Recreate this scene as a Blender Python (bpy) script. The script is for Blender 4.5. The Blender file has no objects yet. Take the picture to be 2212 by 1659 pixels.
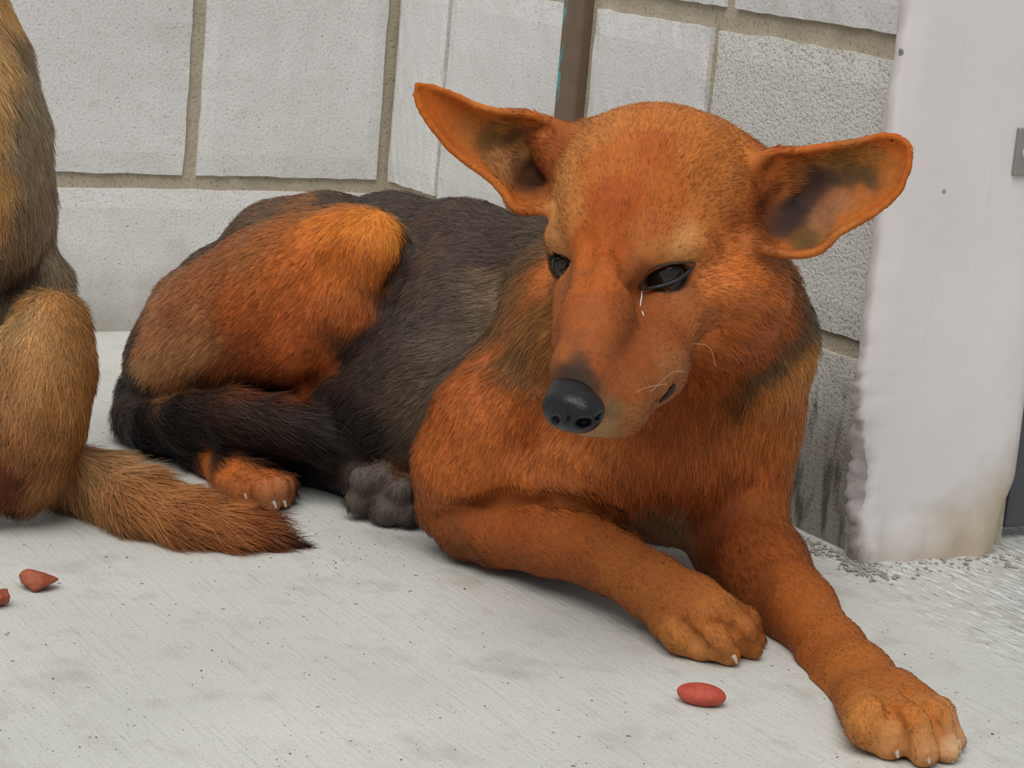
import bpy, bmesh, math, random, time
import numpy as np
from mathutils import Vector, Matrix
from mathutils.bvhtree import BVHTree
T0 = time.time()
rng = np.random.default_rng(7); random.seed(7)
scene = bpy.context.scene
COL = scene.collection

# ------------------------------------------------------------------ camera
W, H = 2212.0, 1659.0
FPX = 5331.0
CAM = np.array([2.002772, -0.969347, 0.410432])
YAW, PITCH, ROLL = 2.6315344, 0.1996844, 0.0899323
_f = np.array([math.cos(PITCH)*math.cos(YAW), math.cos(PITCH)*math.sin(YAW), -math.sin(PITCH)])
_r0 = np.array([math.sin(YAW), -math.cos(YAW), 0.0]); _u0 = np.cross(_r0, _f)
CR = _r0*math.cos(ROLL) + _u0*math.sin(ROLL)
CU = -_r0*math.sin(ROLL) + _u0*math.cos(ROLL)
CF = _f
cam_d = bpy.data.cameras.new('camera'); cam = bpy.data.objects.new('camera', cam_d); COL.objects.link(cam)
cam_d.sensor_width = 36.0; cam_d.lens = FPX/W*36.0; cam_d.clip_start = 0.05; cam_d.clip_end = 100
cam.matrix_world = Matrix([[CR[0], CU[0], -CF[0], CAM[0]], [CR[1], CU[1], -CF[1], CAM[1]], [CR[2], CU[2], -CF[2], CAM[2]], [0, 0, 0, 1]])
scene.camera = cam
scene.cycles.max_bounces = 4; scene.cycles.diffuse_bounces = 3; scene.cycles.glossy_bounces = 2

# ------------------------------------------------------------------ light
scene.view_settings.view_transform = 'Standard'
scene.view_settings.look = 'None'
scene.view_settings.gamma = 1.0
scene.view_settings.use_curve_mapping = False
scene.view_settings.exposure = 0.0
world = bpy.data.worlds.new('overcast_sky'); scene.world = world; world.use_nodes = True
bg = world.node_tree.nodes['Background']
bg.inputs['Color'].default_value = (0.93, 0.97, 1.0, 1); bg.inputs['Strength'].default_value = 0.45
sun_d = bpy.data.lights.new('soft_sun', 'SUN'); sun_d.energy = 2.35; sun_d.angle = math.radians(50); sun_d.color = (1.0, 0.975, 0.93)
sun = bpy.data.objects.new('soft_sun', sun_d); COL.objects.link(sun)
SUN_FROM = Vector((0.46, -0.46, 1.0))          # daylight comes from above, out of the open door side
sun.rotation_euler = SUN_FROM.to_track_quat('Z', 'Y').to_euler()

# ------------------------------------------------------------------ helpers
def P(x, y, d):                                 # a point of the place: pixel column/row of the photograph and distance in metres
    return CAM + d*(CF + CR*((x-W/2)/FPX) - CU*((y-H/2)/FPX))
def PZ(x, y, z=0.0):                            # the point at height z seen at that pixel
    v = CF + CR*((x-W/2)/FPX) - CU*((y-H/2)/FPX)
    return CAM + v*((z-CAM[2])/v[2])
def depth_of(p): return float((np.asarray(p)-CAM) @ CF)
def px2m(r, d): return r*d/FPX
def srgb(c):
    c = np.asarray(c, float)/255.0
    return np.where(c <= 0.04045, c/12.92, ((c+0.055)/1.055)**2.4)
def link(o, parent=None):
    COL.objects.link(o)
    if parent is not None:
        o.parent = parent
        if parent.type == 'EMPTY': o.matrix_parent_inverse = Matrix.Translation(-parent.location)
    return o
def tag(o, label=None, cat=None, kind=None, group=None):
    for k, v in (('label', label), ('category', cat), ('kind', kind), ('group', group)):
        if v: o[k] = v
    return o
def mesh_obj(name, verts, faces, mat, parent=None, smooth=True):
    me = bpy.data.meshes.new(name)
    me.from_pydata([tuple(map(float, v)) for v in verts], [], [tuple(map(int, f)) for f in faces])
    me.update()
    if smooth: me.polygons.foreach_set('use_smooth', [True]*len(me.polygons))
    if mat: me.materials.append(mat)
    return link(bpy.data.objects.new(name, me), parent)
def bm_obj(name, bm, mat, parent=None, smooth=False):
    me = bpy.data.meshes.new(name); bm.to_mesh(me); bm.free()
    if smooth: me.polygons.foreach_set('use_smooth', [True]*len(me.polygons))
    me.materials.append(mat)
    return link(bpy.data.objects.new(name, me), parent)
def empty(name, loc):
    o = bpy.data.objects.new(name, None); o.location = loc; o.empty_display_size = 0.05
    return link(o)

class NT:
    def __init__(s, name):
        s.mat = bpy.data.materials.new(name); s.mat.use_nodes = True
        s.t = s.mat.node_tree; s.b = s.t.nodes['Principled BSDF']
    def n(s, kind, **kw):
        nd = s.t.nodes.new('ShaderNode'+kind)
        for k, v in kw.items():
            if k.startswith('_'): setattr(nd, k[1:], v)
            else:
                key = int(k[1:]) if k[0] == 'i' and k[1:].isdigit() else k.replace('_', ' ')
                s.set(nd.inputs[key], v)
        return nd
    def set(s, sock, v):
        if isinstance(v, bpy.types.NodeSocket): s.t.links.new(v, sock)
        elif isinstance(v, bpy.types.Node): s.t.links.new(v.outputs[0], sock)
        else: sock.default_value = v
    def ramp(s, fac, stops):
        nd = s.t.nodes.new('ShaderNodeValToRGB'); s.set(nd.inputs[0], fac)
        cr = nd.color_ramp
        while len(cr.elements) < len(stops): cr.elements.new(0.5)
        for e, (p, c) in zip(cr.elements, stops):
            e.position = p; e.color = (*c, 1) if len(c) == 3 else c
        return nd.outputs[0]
    def mix(s, fac, a, b, mode='MIX'):
        nd = s.t.nodes.new('ShaderNodeMix'); nd.data_type = 'RGBA'; nd.blend_type = mode
        s.set(nd.inputs[0], fac)
        s.set(nd.inputs[6], (*a, 1) if isinstance(a, (tuple, list)) and len(a) == 3 else a)
        s.set(nd.inputs[7], (*b, 1) if isinstance(b, (tuple, list)) and len(b) == 3 else b)
        return nd.outputs[2]
    def math(s, op, a, b=0.0):
        nd = s.t.nodes.new('ShaderNodeMath'); nd.operation = op; s.set(nd.inputs[0], a); s.set(nd.inputs[1], b); return nd.outputs[0]
    def noise(s, vec, scale, detail=4, rough=0.55):
        nd = s.n('TexNoise', Vector=vec, Scale=scale, Detail=min(detail, 2.5), Roughness=rough); return nd.outputs[0]
    def coords(s, scale=(1, 1, 1)):
        g = s.n('NewGeometry').outputs['Position']
        return s.n('Mapping', Vector=g, Scale=scale).outputs[0]
    def bump(s, h, strength=0.5, dist=0.001, normal=None):
        nd = s.n('Bump', Strength=strength, Distance=dist, Height=h)
        if normal is not None: s.set(nd.inputs['Normal'], normal)
        return nd.outputs[0]
def plain(name, rgb, rough=0.6, spec=0.4, **kw):
    m = NT(name); m.b.inputs['Base Color'].default_value = (*rgb, 1); m.b.inputs['Roughness'].default_value = rough
    m.b.inputs['Specular IOR Level'].default_value = spec
    for k, v in kw.items(): m.b.inputs[k.replace('_', ' ')].default_value = v
    return m.mat

# ------------------------------------------------------------------ materials of the room
def mat_block():
    m = NT('painted_block'); v = m.coords()
    big = m.noise(v, 9, 3); mid = m.noise(v, 60, 4); fine = m.noise(v, 420, 3, 0.7)
    pos = m.n('SeparateXYZ', Vector=v)
    base = m.mix(m.ramp(big, [(0.3, (0, 0, 0)), (0.7, (1, 1, 1))]), tuple(srgb((212, 210, 208))), tuple(srgb((222, 220, 219))))
    base = m.mix(m.ramp(mid, [(0.58, (0, 0, 0)), (0.8, (.45, .45, .45))]), base, tuple(srgb((186, 181, 172))))
    # splashed dirt with a ragged upper edge near the floor
    dirt = m.math('ADD', pos.outputs[2], m.math('MULTIPLY', m.noise(v, 28, 5), 0.09))
    base = m.mix(m.ramp(dirt, [(0.045, (.75, .75, .75)), (0.125, (0, 0, 0))]), base, tuple(srgb((150, 142, 130))))
    base = m.mix(m.ramp(fine, [(0.34, (.55, .55, .55)), (0.46, (0, 0, 0))]), base, tuple(srgb((168, 164, 158))))
    pit = m.n('TexVoronoi', Vector=v, Scale=170.0).outputs['Distance']
    pits = m.ramp(m.math('ADD', pit, m.math('MULTIPLY', mid, 0.55)), [(0.30, (1, 1, 1)), (0.36, (0, 0, 0))])
    base = m.mix(m.math('MULTIPLY', pits, 0.55), base, tuple(srgb((120, 114, 106))))
    m.set(m.b.inputs['Base Color'], base)
    h = m.math('SUBTRACT', m.math('ADD', m.math('MULTIPLY', fine, 0.7), m.math('MULTIPLY', mid, 0.5)), m.math('MULTIPLY', pits, 0.9))
    m.set(m.b.inputs['Normal'], m.bump(h, 0.55, 0.0016)); m.b.inputs['Roughness'].default_value = 0.62
    return m.mat
def mat_block_rough():
    m = NT('rough_block'); v = m.coords()
    mid = m.noise(v, 75, 4); fine = m.noise(v, 380, 4, 0.75); pos = m.n('SeparateXYZ', Vector=v)
    base = m.mix(m.ramp(fine, [(0.36, (.8, .8, .8)), (0.47, (0, 0, 0))]), tuple(srgb((214, 212, 207))), tuple(srgb((150, 144, 134))))
    sv = m.coords((55, 55, 14)); streak = m.noise(sv, 1.0, 4, 0.6)
    dirt = m.math('ADD', pos.outputs[2], m.math('MULTIPLY', m.noise(v, 30, 5), 0.10))
    base = m.mix(m.ramp(dirt, [(0.11, (.72, .72, .72)), (0.19, (0, 0, 0))]), base, tuple(srgb((112, 102, 86))))
    low = m.ramp(pos.outputs[2], [(0.10, (1, 1, 1)), (0.135, (0, 0, 0))])
    base = m.mix(m.math('MULTIPLY', m.ramp(streak, [(0.52, (0, 0, 0)), (0.62, (1, 1, 1))]), m.math('MULTIPLY', low, 0.8)), base, tuple(srgb((62, 55, 46))))
    m.set(m.b.inputs['Base Color'], base)
    m.set(m.b.inputs['Normal'], m.bump(m.math('ADD', fine, m.math('MULTIPLY', mid, 0.5)), 0.8, 0.0022)); m.b.inputs['Roughness'].default_value = 0.75
    return m.mat
def mat_mortar():
    m = NT('mortar'); v = m.coords()
    n1 = m.noise(v, 45, 4); n2 = m.noise(v, 350, 4, 0.7)
    base = m.mix(n1, tuple(srgb((158, 146, 124))), tuple(srgb((192, 182, 163))))
    base = m.mix(m.ramp(n2, [(0.3, (.6, .6, .6)), (0.45, (0, 0, 0))]), base, tuple(srgb((96, 86, 70))))
    m.set(m.b.inputs['Base Color'], base); m.set(m.b.inputs['Normal'], m.bump(n2, 0.7, 0.0015)); m.b.inputs['Roughness'].default_value = 0.85
    return m.mat
def mat_plaster():
    m = NT('white_plaster'); v = m.coords(); pos = m.n('SeparateXYZ', Vector=v)
    n1 = m.noise(v, 14, 4); n2 = m.noise(v, 160, 4); n3 = m.noise(m.coords((60, 60, 9)), 1.0, 3)
    base = m.mix(n1, tuple(srgb((212, 206, 205))), tuple(srgb((224, 219, 219))))
    dirt = m.math('ADD', pos.outputs[2], m.math('MULTIPLY', m.noise(v, 40, 5), 0.05))
    right = m.math('MULTIPLY', pos.outputs[1], 5.0)
    base = m.mix(m.ramp(m.math('SUBTRACT', dirt, m.math('MULTIPLY', right, 0.1)), [(0.0, (.8, .8, .8)), (0.05, (0, 0, 0))]), base, tuple(srgb((168, 148, 118))))
    edge = m.math('SUBTRACT', m.math('ADD', m.math('MULTIPLY', pos.outputs[2], 0.22), pos.outputs[1]), m.math('MULTIPLY', m.noise(v, 70, 5), 0.03))
    base = m.mix(m.ramp(m.math('ADD', edge, 0.05), [(0.022, (.85, .85, .85)), (0.034, (0, 0, 0))]), base, tuple(srgb((128, 120, 110))))
    spot = m.n('TexVoronoi', Vector=v, Scale=22.0).outputs['Distance']
    base = m.mix(m.ramp(spot, [(0.045, (.8, .8, .8)), (0.065, (0, 0, 0))]), base, tuple(srgb((84, 78, 76))))
    m.set(m.b.inputs['Base Color'], base)
    h = m.math('ADD', m.math('MULTIPLY', n1, 2.0), m.math('ADD', m.math('MULTIPLY', n2, 0.35), m.math('MULTIPLY', m.ramp(n3, [(0.62, (0, 0, 0)), (0.68, (1, 1, 1))]), 0.25)))
    m.set(m.b.inputs['Normal'], m.bump(h, 0.3, 0.0015)); m.b.inputs['Roughness'].default_value = 0.5
    return m.mat
def mat_floor():
    m = NT('concrete_floor'); v = m.coords(); pos = m.n('SeparateXYZ', Vector=v)
    big = m.noise(v, 5, 4); mid = m.noise(v, 40, 5); fine = m.noise(v, 300, 3, 0.7)
    broom = m.noise(m.coords((14, 330, 1)), 1.0, 4, 0.6)
    base = m.mix(m.ramp(big, [(0.3, (0, 0, 0)), (0.7, (1, 1, 1))]), tuple(srgb((192, 193, 188))), tuple(srgb((206, 206, 201))))
    base = m.mix(m.ramp(mid, [(0.55, (0, 0, 0)), (0.75, (.5, .5, .5))]), base, tuple(srgb((172, 170, 160))))
    base = m.mix(m.ramp(broom, [(0.55, (0, 0, 0)), (0.75, (.35, .35, .35))]), base, tuple(srgb((160, 160, 154))))
    vo = m.n('TexVoronoi', Vector=m.n('Mapping', Vector=v, Scale=(0.6, 1.2, 1)).outputs[0], Scale=150.0).outputs['Distance']
    spots = m.ramp(m.math('ADD', vo, m.math('MULTIPLY', mid, 0.9)), [(0.40, (1, 1, 1)), (0.455, (0, 0, 0))])
    base = m.mix(m.math('MULTIPLY', spots, 0.75), base, tuple(srgb((98, 94, 84))))
    st = m.noise(v, 13, 6, 0.7)
    base = m.mix(m.ramp(st, [(0.56, (0, 0, 0)), (0.72, (.55, .55, .55))]), base, tuple(srgb((164, 160, 150))))
    fs = m.noise(v, 520, 2, 0.6)
    base = m.mix(m.ramp(fs, [(0.60, (0, 0, 0)), (0.72, (.6, .6, .6))]), base, tuple(srgb((128, 124, 114))))
    vo2 = m.n('TexVoronoi', Vector=v, Scale=34.0).outputs['Distance']
    base = m.mix(m.ramp(vo2, [(0.03, (.8, .8, .8)), (0.06, (0, 0, 0))]), base, tuple(srgb((86, 80, 70))))
    # the doorway side is coarser and damp; its glints are painted as pale and dark flecks
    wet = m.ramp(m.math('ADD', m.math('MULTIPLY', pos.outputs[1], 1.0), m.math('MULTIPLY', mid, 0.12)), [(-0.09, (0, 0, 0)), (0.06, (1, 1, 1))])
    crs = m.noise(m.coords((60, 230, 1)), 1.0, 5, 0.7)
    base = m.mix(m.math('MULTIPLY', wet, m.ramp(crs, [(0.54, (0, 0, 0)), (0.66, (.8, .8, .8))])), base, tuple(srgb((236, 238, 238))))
    base = m.mix(m.math('MULTIPLY', wet, m.ramp(crs, [(0.32, (.7, .7, .7)), (0.44, (0, 0, 0))])), base, tuple(srgb((120, 118, 110))))
    m.set(m.b.inputs['Base Color'], base)
    hgt = m.math('ADD', m.math('ADD', m.math('MULTIPLY', fine, 0.35), m.math('MULTIPLY', broom, 0.5)), m.math('SUBTRACT', m.math('MULTIPLY', m.math('MULTIPLY', crs, 3.2), m.math('ADD', wet, 0.12)), m.math('MULTIPLY', spots, 0.6)))
    m.set(m.b.inputs['Normal'], m.bump(hgt, 0.6, 0.0016))
    m.set(m.b.inputs['Roughness'], m.math('SUBTRACT', 0.62, m.math('MULTIPLY', wet, 0.3)))
    return m.mat
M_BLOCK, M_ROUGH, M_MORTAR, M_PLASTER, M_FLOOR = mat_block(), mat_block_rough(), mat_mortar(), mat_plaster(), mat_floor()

# ------------------------------------------------------------------ room shell
def box_bm(lo, hi, bev=0.0, seg=2):
    bm = bmesh.new(); bmesh.ops.create_cube(bm, size=1.0)
    for v in bm.verts: v.co = Vector([lo[i] + (v.co[i]+0.5)*(hi[i]-lo[i]) for i in range(3)])
    if bev: bmesh.ops.bevel(bm, geom=list(bm.edges), offset=bev, segments=seg, affect='EDGES', profile=0.6)
    return bm
X_END = 0.765                                   # where the right wall stops at the doorway
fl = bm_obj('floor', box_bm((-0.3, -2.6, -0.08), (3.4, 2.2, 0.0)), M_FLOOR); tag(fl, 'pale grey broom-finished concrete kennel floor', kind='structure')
wl = bm_obj('wall_left', box_bm((-0.20, -2.6, -0.05), (-0.0048, 0.2, 2.4)), M_MORTAR); tag(wl, 'painted concrete block wall behind the dogs with tan mortar', kind='structure')
wr = bm_obj('wall_right', box_bm((-0.0048, 0.0052, -0.05), (X_END-0.02, 0.125, 2.4)), M_MORTAR); tag(wr, 'painted concrete block wall running from the corner to the doorway', kind='structure')

def ragged_block(lo, hi, face_axis, face_sign, seed, jag=0.0008):
    """a block with chipped edges: box, bevelled, its rim vertices pushed a little"""
    rr = random.Random(seed)
    bm = box_bm(lo, hi)
    ax = [i for i in range(3) if i != face_axis]
    for a, n in zip(ax, (14, 9)):
        es = [e for e in bm.edges if abs((e.verts[0].co-e.verts[1].co).normalized()[a]) > 0.9]
        bmesh.ops.subdivide_edges(bm, edges=es, cuts=n, use_grid_fill=True)
    front = hi[face_axis] if face_sign > 0 else lo[face_axis]
    for v in bm.verts:
        if abs(v.co[face_axis]-front) < 1e-5:
            rim = 0
            for a in ax:
                if abs(v.co[a]-lo[a]) < 1e-5: v.co[a] += rr.uniform(-jag, jag*0.6); rim += 1
                elif abs(v.co[a]-hi[a]) < 1e-5: v.co[a] -= rr.uniform(-jag, jag*0.6); rim += 1
            if rim: v.co[face_axis] -= face_sign*rr.uniform(0.0008, 0.0022)
            else: v.co[face_axis] += face_sign*rr.uniform(-0.0003, 0.0003)
    return bm
Z0, CRS, MT = 0.138, 0.200, 0.0135
def courses():
    k = -1
    while Z0+k*CRS < 2.3:
        yield k, max(Z0+k*CRS, -0.04), min(Z0+(k+1)*CRS-MT, 2.4); k += 1
n = 0
for k, za, zb in courses():
    j0 = -0.186 if k % 2 == 0 else -0.386
    ys = [-0.004]+[j0-0.4*i for i in range(7) if j0-0.4*i > -2.55]+[-2.6]
    for a, b in zip(ys[:-1], ys[1:]):
        bm_obj('block', ragged_block((-0.06, b+MT/2, za), (0.0, a-(0.004 if a == ys[0] else MT/2), zb), 0, 1, n), M_BLOCK, wl); n += 1
for k, za, zb in courses():
    MT2 = 0.015
    if k == 0: xs = [(0.003, 0.0965), (0.1045, 0.303), (0.348, 0.511), (0.5225, X_END-0.012)]
    elif k == 1: xs = [(0.003, 0.303), (0.348, 0.523), (0.538, X_END-0.012)]
    else:
        js = [0.003, 0.303] if k % 2 else [0.003, 0.1, 0.303]
        xs = [(js[i]+(0 if i == 0 else 0.005), js[i+1]-0.004) for i in range(len(js)-1)] + ([(0.348, X_END-0.012)] if k % 2 else [(0.348, 0.512), (0.524, X_END-0.012)])
    for a, b in xs:
        rough = a > 0.5 and k <= 0 or k == -1
        bm_obj('block', ragged_block((a, 0.0, za), (b, 0.06, zb-(0.003 if k >= 0 else 0)), 1, -1, n, 0.0014 if rough else 0.0008), M_ROUGH if rough else M_BLOCK, wr); n += 1

# plastered end of the right wall (door jamb): rounded profile swept upward, ragged left edge, thickened foot
def wob(z, s): return math.sin(z*37+s)*0.4+math.sin(z*91+2.1*s)*0.3+math.sin(z*211+s*3.3)*0.3
def build_jamb():
    jr = random.Random(5)
    zs = [-0.01, 0.0] + [0.004*i for i in range(1, 45)] + [0.184+0.009*i for i in range(40)] + [0.6+0.15*i for i in range(13)]
    prof = [(-0.03, -0.0005), (-0.022, -0.012), (-0.012, -0.019), (-0.003, -0.022), (0.0, -0.0185)] + [(0.0, -0.002+0.0085*i) for i in range(12)]
    for a in range(1, 8):
        t = math.radians(a*90/7); prof.append((-0.020+0.020*math.cos(t), 0.100+0.024*math.sin(t)))
    prof += [(-0.06, 0.126), (-0.2, 0.126)]
    vs, fs = [], []
    for i, z in enumerate(zs):
        for j, (dx, y) in enumerate(prof):
            lip = max(0.0, 1-z/0.03)
            left = max(0.0, 1-abs(j-3)/3.0)
            yy = y + left*(0.0016*wob(z, 1.0) + (0.012 if z < 0.11 else 0.0)*min(1, (0.11-z)/0.05 if z < 0.11 else 0))
            if 1 <= j <= 5:
                ja = 0.0022 if z < 0.13 else 0.0008
                if j >= 4: ja *= 0.35
                yy += jr.uniform(-ja, ja)*(0.5 if j == 5 else 1); dx = dx+jr.uniform(-ja, ja)*0.8
            xx = X_END+dx + 0.0005*wob(z*0.4, j*0.7) + lip*0.006*(0.6+0.4*math.sin(j*1.7))
            if j > 15 and z < 0.05: yy -= 0.016*(1-z/0.05)*min(1, (j-15)/4)      # rounded-off lower right corner
            vs.append((xx, yy, z))
    m = len(prof)
    for i in range(len(zs)-1):
        for j in range(m-1): fs.append((i*m+j, i*m+j+1, (i+1)*m+j+1, (i+1)*m+j))
    return mesh_obj('trim_1', vs, fs, M_PLASTER)
jamb = build_jamb(); tag(jamb, 'white plastered wall end at the doorway with a rough left edge', kind='structure')

# ------------------------------------------------------------------ signed distance sculpting
class Field:
    def __init__(s, lo, hi, h):
        s.lo = np.array(lo, float); s.h = h
        s.n = np.ceil((np.array(hi)-s.lo)/h).astype(int)+1
        s.F = np.full(s.n, 0.25, np.float32)
        s.prims = []
    def box(s, pts, pad):
        pts = np.atleast_2d(pts)
        a = np.maximum(np.floor((pts.min(0)-pad-s.lo)/s.h).astype(int), 0)
        b = np.minimum(np.ceil((pts.max(0)+pad-s.lo)/s.h).astype(int)+1, s.n)
        if np.any(b <= a): return None
        ax = [(s.lo[i]+np.arange(a[i], b[i])*s.h).astype(np.float32) for i in range(3)]
        return tuple(slice(a[i], b[i]) for i in range(3)), ax[0][:, None, None], ax[1][None, :, None], ax[2][None, None, :]
    def merge(s, sl, d, k, op):
        A = s.F[sl]
        if op == 'sub':
            d = -d; hh = np.clip(0.5-0.5*(A-d)/k, 0, 1); s.F[sl] = A*(1-hh)+d*hh + k*hh*(1-hh)
        else:
            hh = np.clip(0.5+0.5*(A-d)/k, 0, 1); s.F[sl] = A*(1-hh)+d*hh - k*hh*(1-hh)
    def seg(s, a, b, ra, rb, k=0.01, op='add'):
        a = np.asarray(a, float); b = np.asarray(b, float)
        g = s.box([a, b], max(ra, rb)+k+0.012)
        if g is None: return
        sl, X, Y, Z = g
        ab = b-a; L = float(ab@ab)+1e-12
        t = np.clip(((X-a[0])*ab[0]+(Y-a[1])*ab[1]+(Z-a[2])*ab[2])/L, 0, 1)
        d = np.sqrt((X-a[0]-t*ab[0])**2+(Y-a[1]-t*ab[1])**2+(Z-a[2]-t*ab[2])**2)-(ra+(rb-ra)*t)
        s.merge(sl, d, k, op)
    def ell(s, c, axes, rad, k=0.01, op='add'):
        c = np.asarray(c, float); rad = np.asarray(rad, float); A = np.asarray(axes, float)
        g = s.box([c], rad.max()+k+0.012)
        if g is None: return
        sl, X, Y, Z = g
        X, Y, Z = X-c[0], Y-c[1], Z-c[2]
        k0 = 0; k1 = 0
        for i in range(3):
            qv = (X*A[i][0]+Y*A[i][1]+Z*A[i][2])/rad[i]
            k0 = k0+qv*qv; k1 = k1+(qv/rad[i])**2
        k0 = np.sqrt(k0); k1 = np.sqrt(k1)+1e-9
        s.merge(sl, k0*(k0-1)/k1, k, op)
    def sheet(s, pts, rad, k=0.004, op='add'):
        """thin shell given by dense sample points with a half thickness each"""
        pts = np.asarray(pts); g = s.box(pts, rad.max()+k+0.008)
        sl, X, Y, Z = g
        G = np.stack(np.broadcast_arrays(X, Y, Z), -1).reshape(-1, 3)
        out = np.empty(len(G), np.float32); p2 = pts.astype(np.float32)
        for i in range(0, len(G), 4000):
            D = G[i:i+4000]
            dd = (D*D).sum(1)[:, None]+(p2*p2).sum(1)[None]-2*D@p2.T
            out[i:i+4000] = (np.sqrt(np.maximum(dd, 0))-rad[None]).min(1)
        s.merge(sl, out.reshape(s.F[sl].shape), k, op)
    def mesh(s):
        F = s.F; n = F.shape; S = F < 0
        cs = np.zeros((n[0]-1, n[1]-1, n[2]-1), np.uint8)
        for dx in (0, 1):
            for dy in (0, 1):
                for dz in (0, 1):
                    cs += S[dx:n[0]-1+dx, dy:n[1]-1+dy, dz:n[2]-1+dz]
        act = np.argwhere((cs > 0) & (cs < 8))
        idx = np.full(cs.shape, -1, np.int32); idx[tuple(act.T)] = np.arange(len(act))
        acc = np.zeros((len(act), 3)); cnt = np.zeros(len(act))
        cor = [(0, 0, 0), (1, 0, 0), (0, 1, 0), (1, 1, 0), (0, 0, 1), (1, 0, 1), (0, 1, 1), (1, 1, 1)]
        val = [F[act[:, 0]+c[0], act[:, 1]+c[1], act[:, 2]+c[2]] for c in cor]
        for i in range(8):
            for j in range(i+1, 8):
                if sum(abs(cor[i][q]-cor[j][q]) for q in range(3)) != 1: continue
                m = (val[i] < 0) != (val[j] < 0)
                t = np.where(m, val[i]/(val[i]-val[j]+1e-20), 0)
                p = np.array(cor[i])[None]+t[:, None]*(np.array(cor[j])-np.array(cor[i]))[None]
                acc[m] += p[m]; cnt[m] += 1
        V = s.lo+(act+acc/cnt[:, None])*s.h
        faces = []
        for ax in range(3):
            o = [q for q in range(3) if q != ax]
            a = [slice(None)]*3; b = [slice(None)]*3; a[ax] = slice(0, n[ax]-1); b[ax] = slice(1, n[ax])
            ch = np.argwhere(S[tuple(a)] != S[tuple(b)])
            ch = ch[(ch[:, o[0]] > 0) & (ch[:, o[1]] > 0) & (ch[:, o[0]] < n[o[0]]-1) & (ch[:, o[1]] < n[o[1]]-1)]
            sg = S[tuple(ch.T)]
            def vid(d0, d1):
                e = ch.copy(); e[:, o[0]] -= d0; e[:, o[1]] -= d1; return idx[tuple(e.T)]
            q = np.stack([vid(1, 1), vid(0, 1), vid(0, 0), vid(1, 0)], 1)
            flip = sg if ax != 1 else ~sg
            q[~flip] = q[~flip][:, ::-1]
            faces.append(q)
        return V, np.concatenate(faces)
def relax(V, Q, it=2, w=0.5):
    e = np.concatenate([Q[:, [0, 1]], Q[:, [1, 2]], Q[:, [2, 3]], Q[:, [3, 0]]]); e = np.concatenate([e, e[:, ::-1]])
    cnt = np.bincount(e[:, 0], minlength=len(V))[:, None]
    for k in range(it):
        for sgn in (w, -w*0.98):
            a = np.stack([np.bincount(e[:, 0], V[e[:, 1], q], len(V)) for q in range(3)], 1)/np.maximum(cnt, 1)
            V = V+sgn*(a-V)
    return V
def vnormals(V, Q):
    fn = np.cross(V[Q[:, 2]]-V[Q[:, 0]], V[Q[:, 3]]-V[Q[:, 1]])
    N = np.zeros_like(V)
    for q in range(4):
        for a in range(3): N[:, a] += np.bincount(Q[:, q], fn[:, a], len(V))
    return N/np.maximum(np.linalg.norm(N, axis=1), 1e-12)[:, None]

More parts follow.
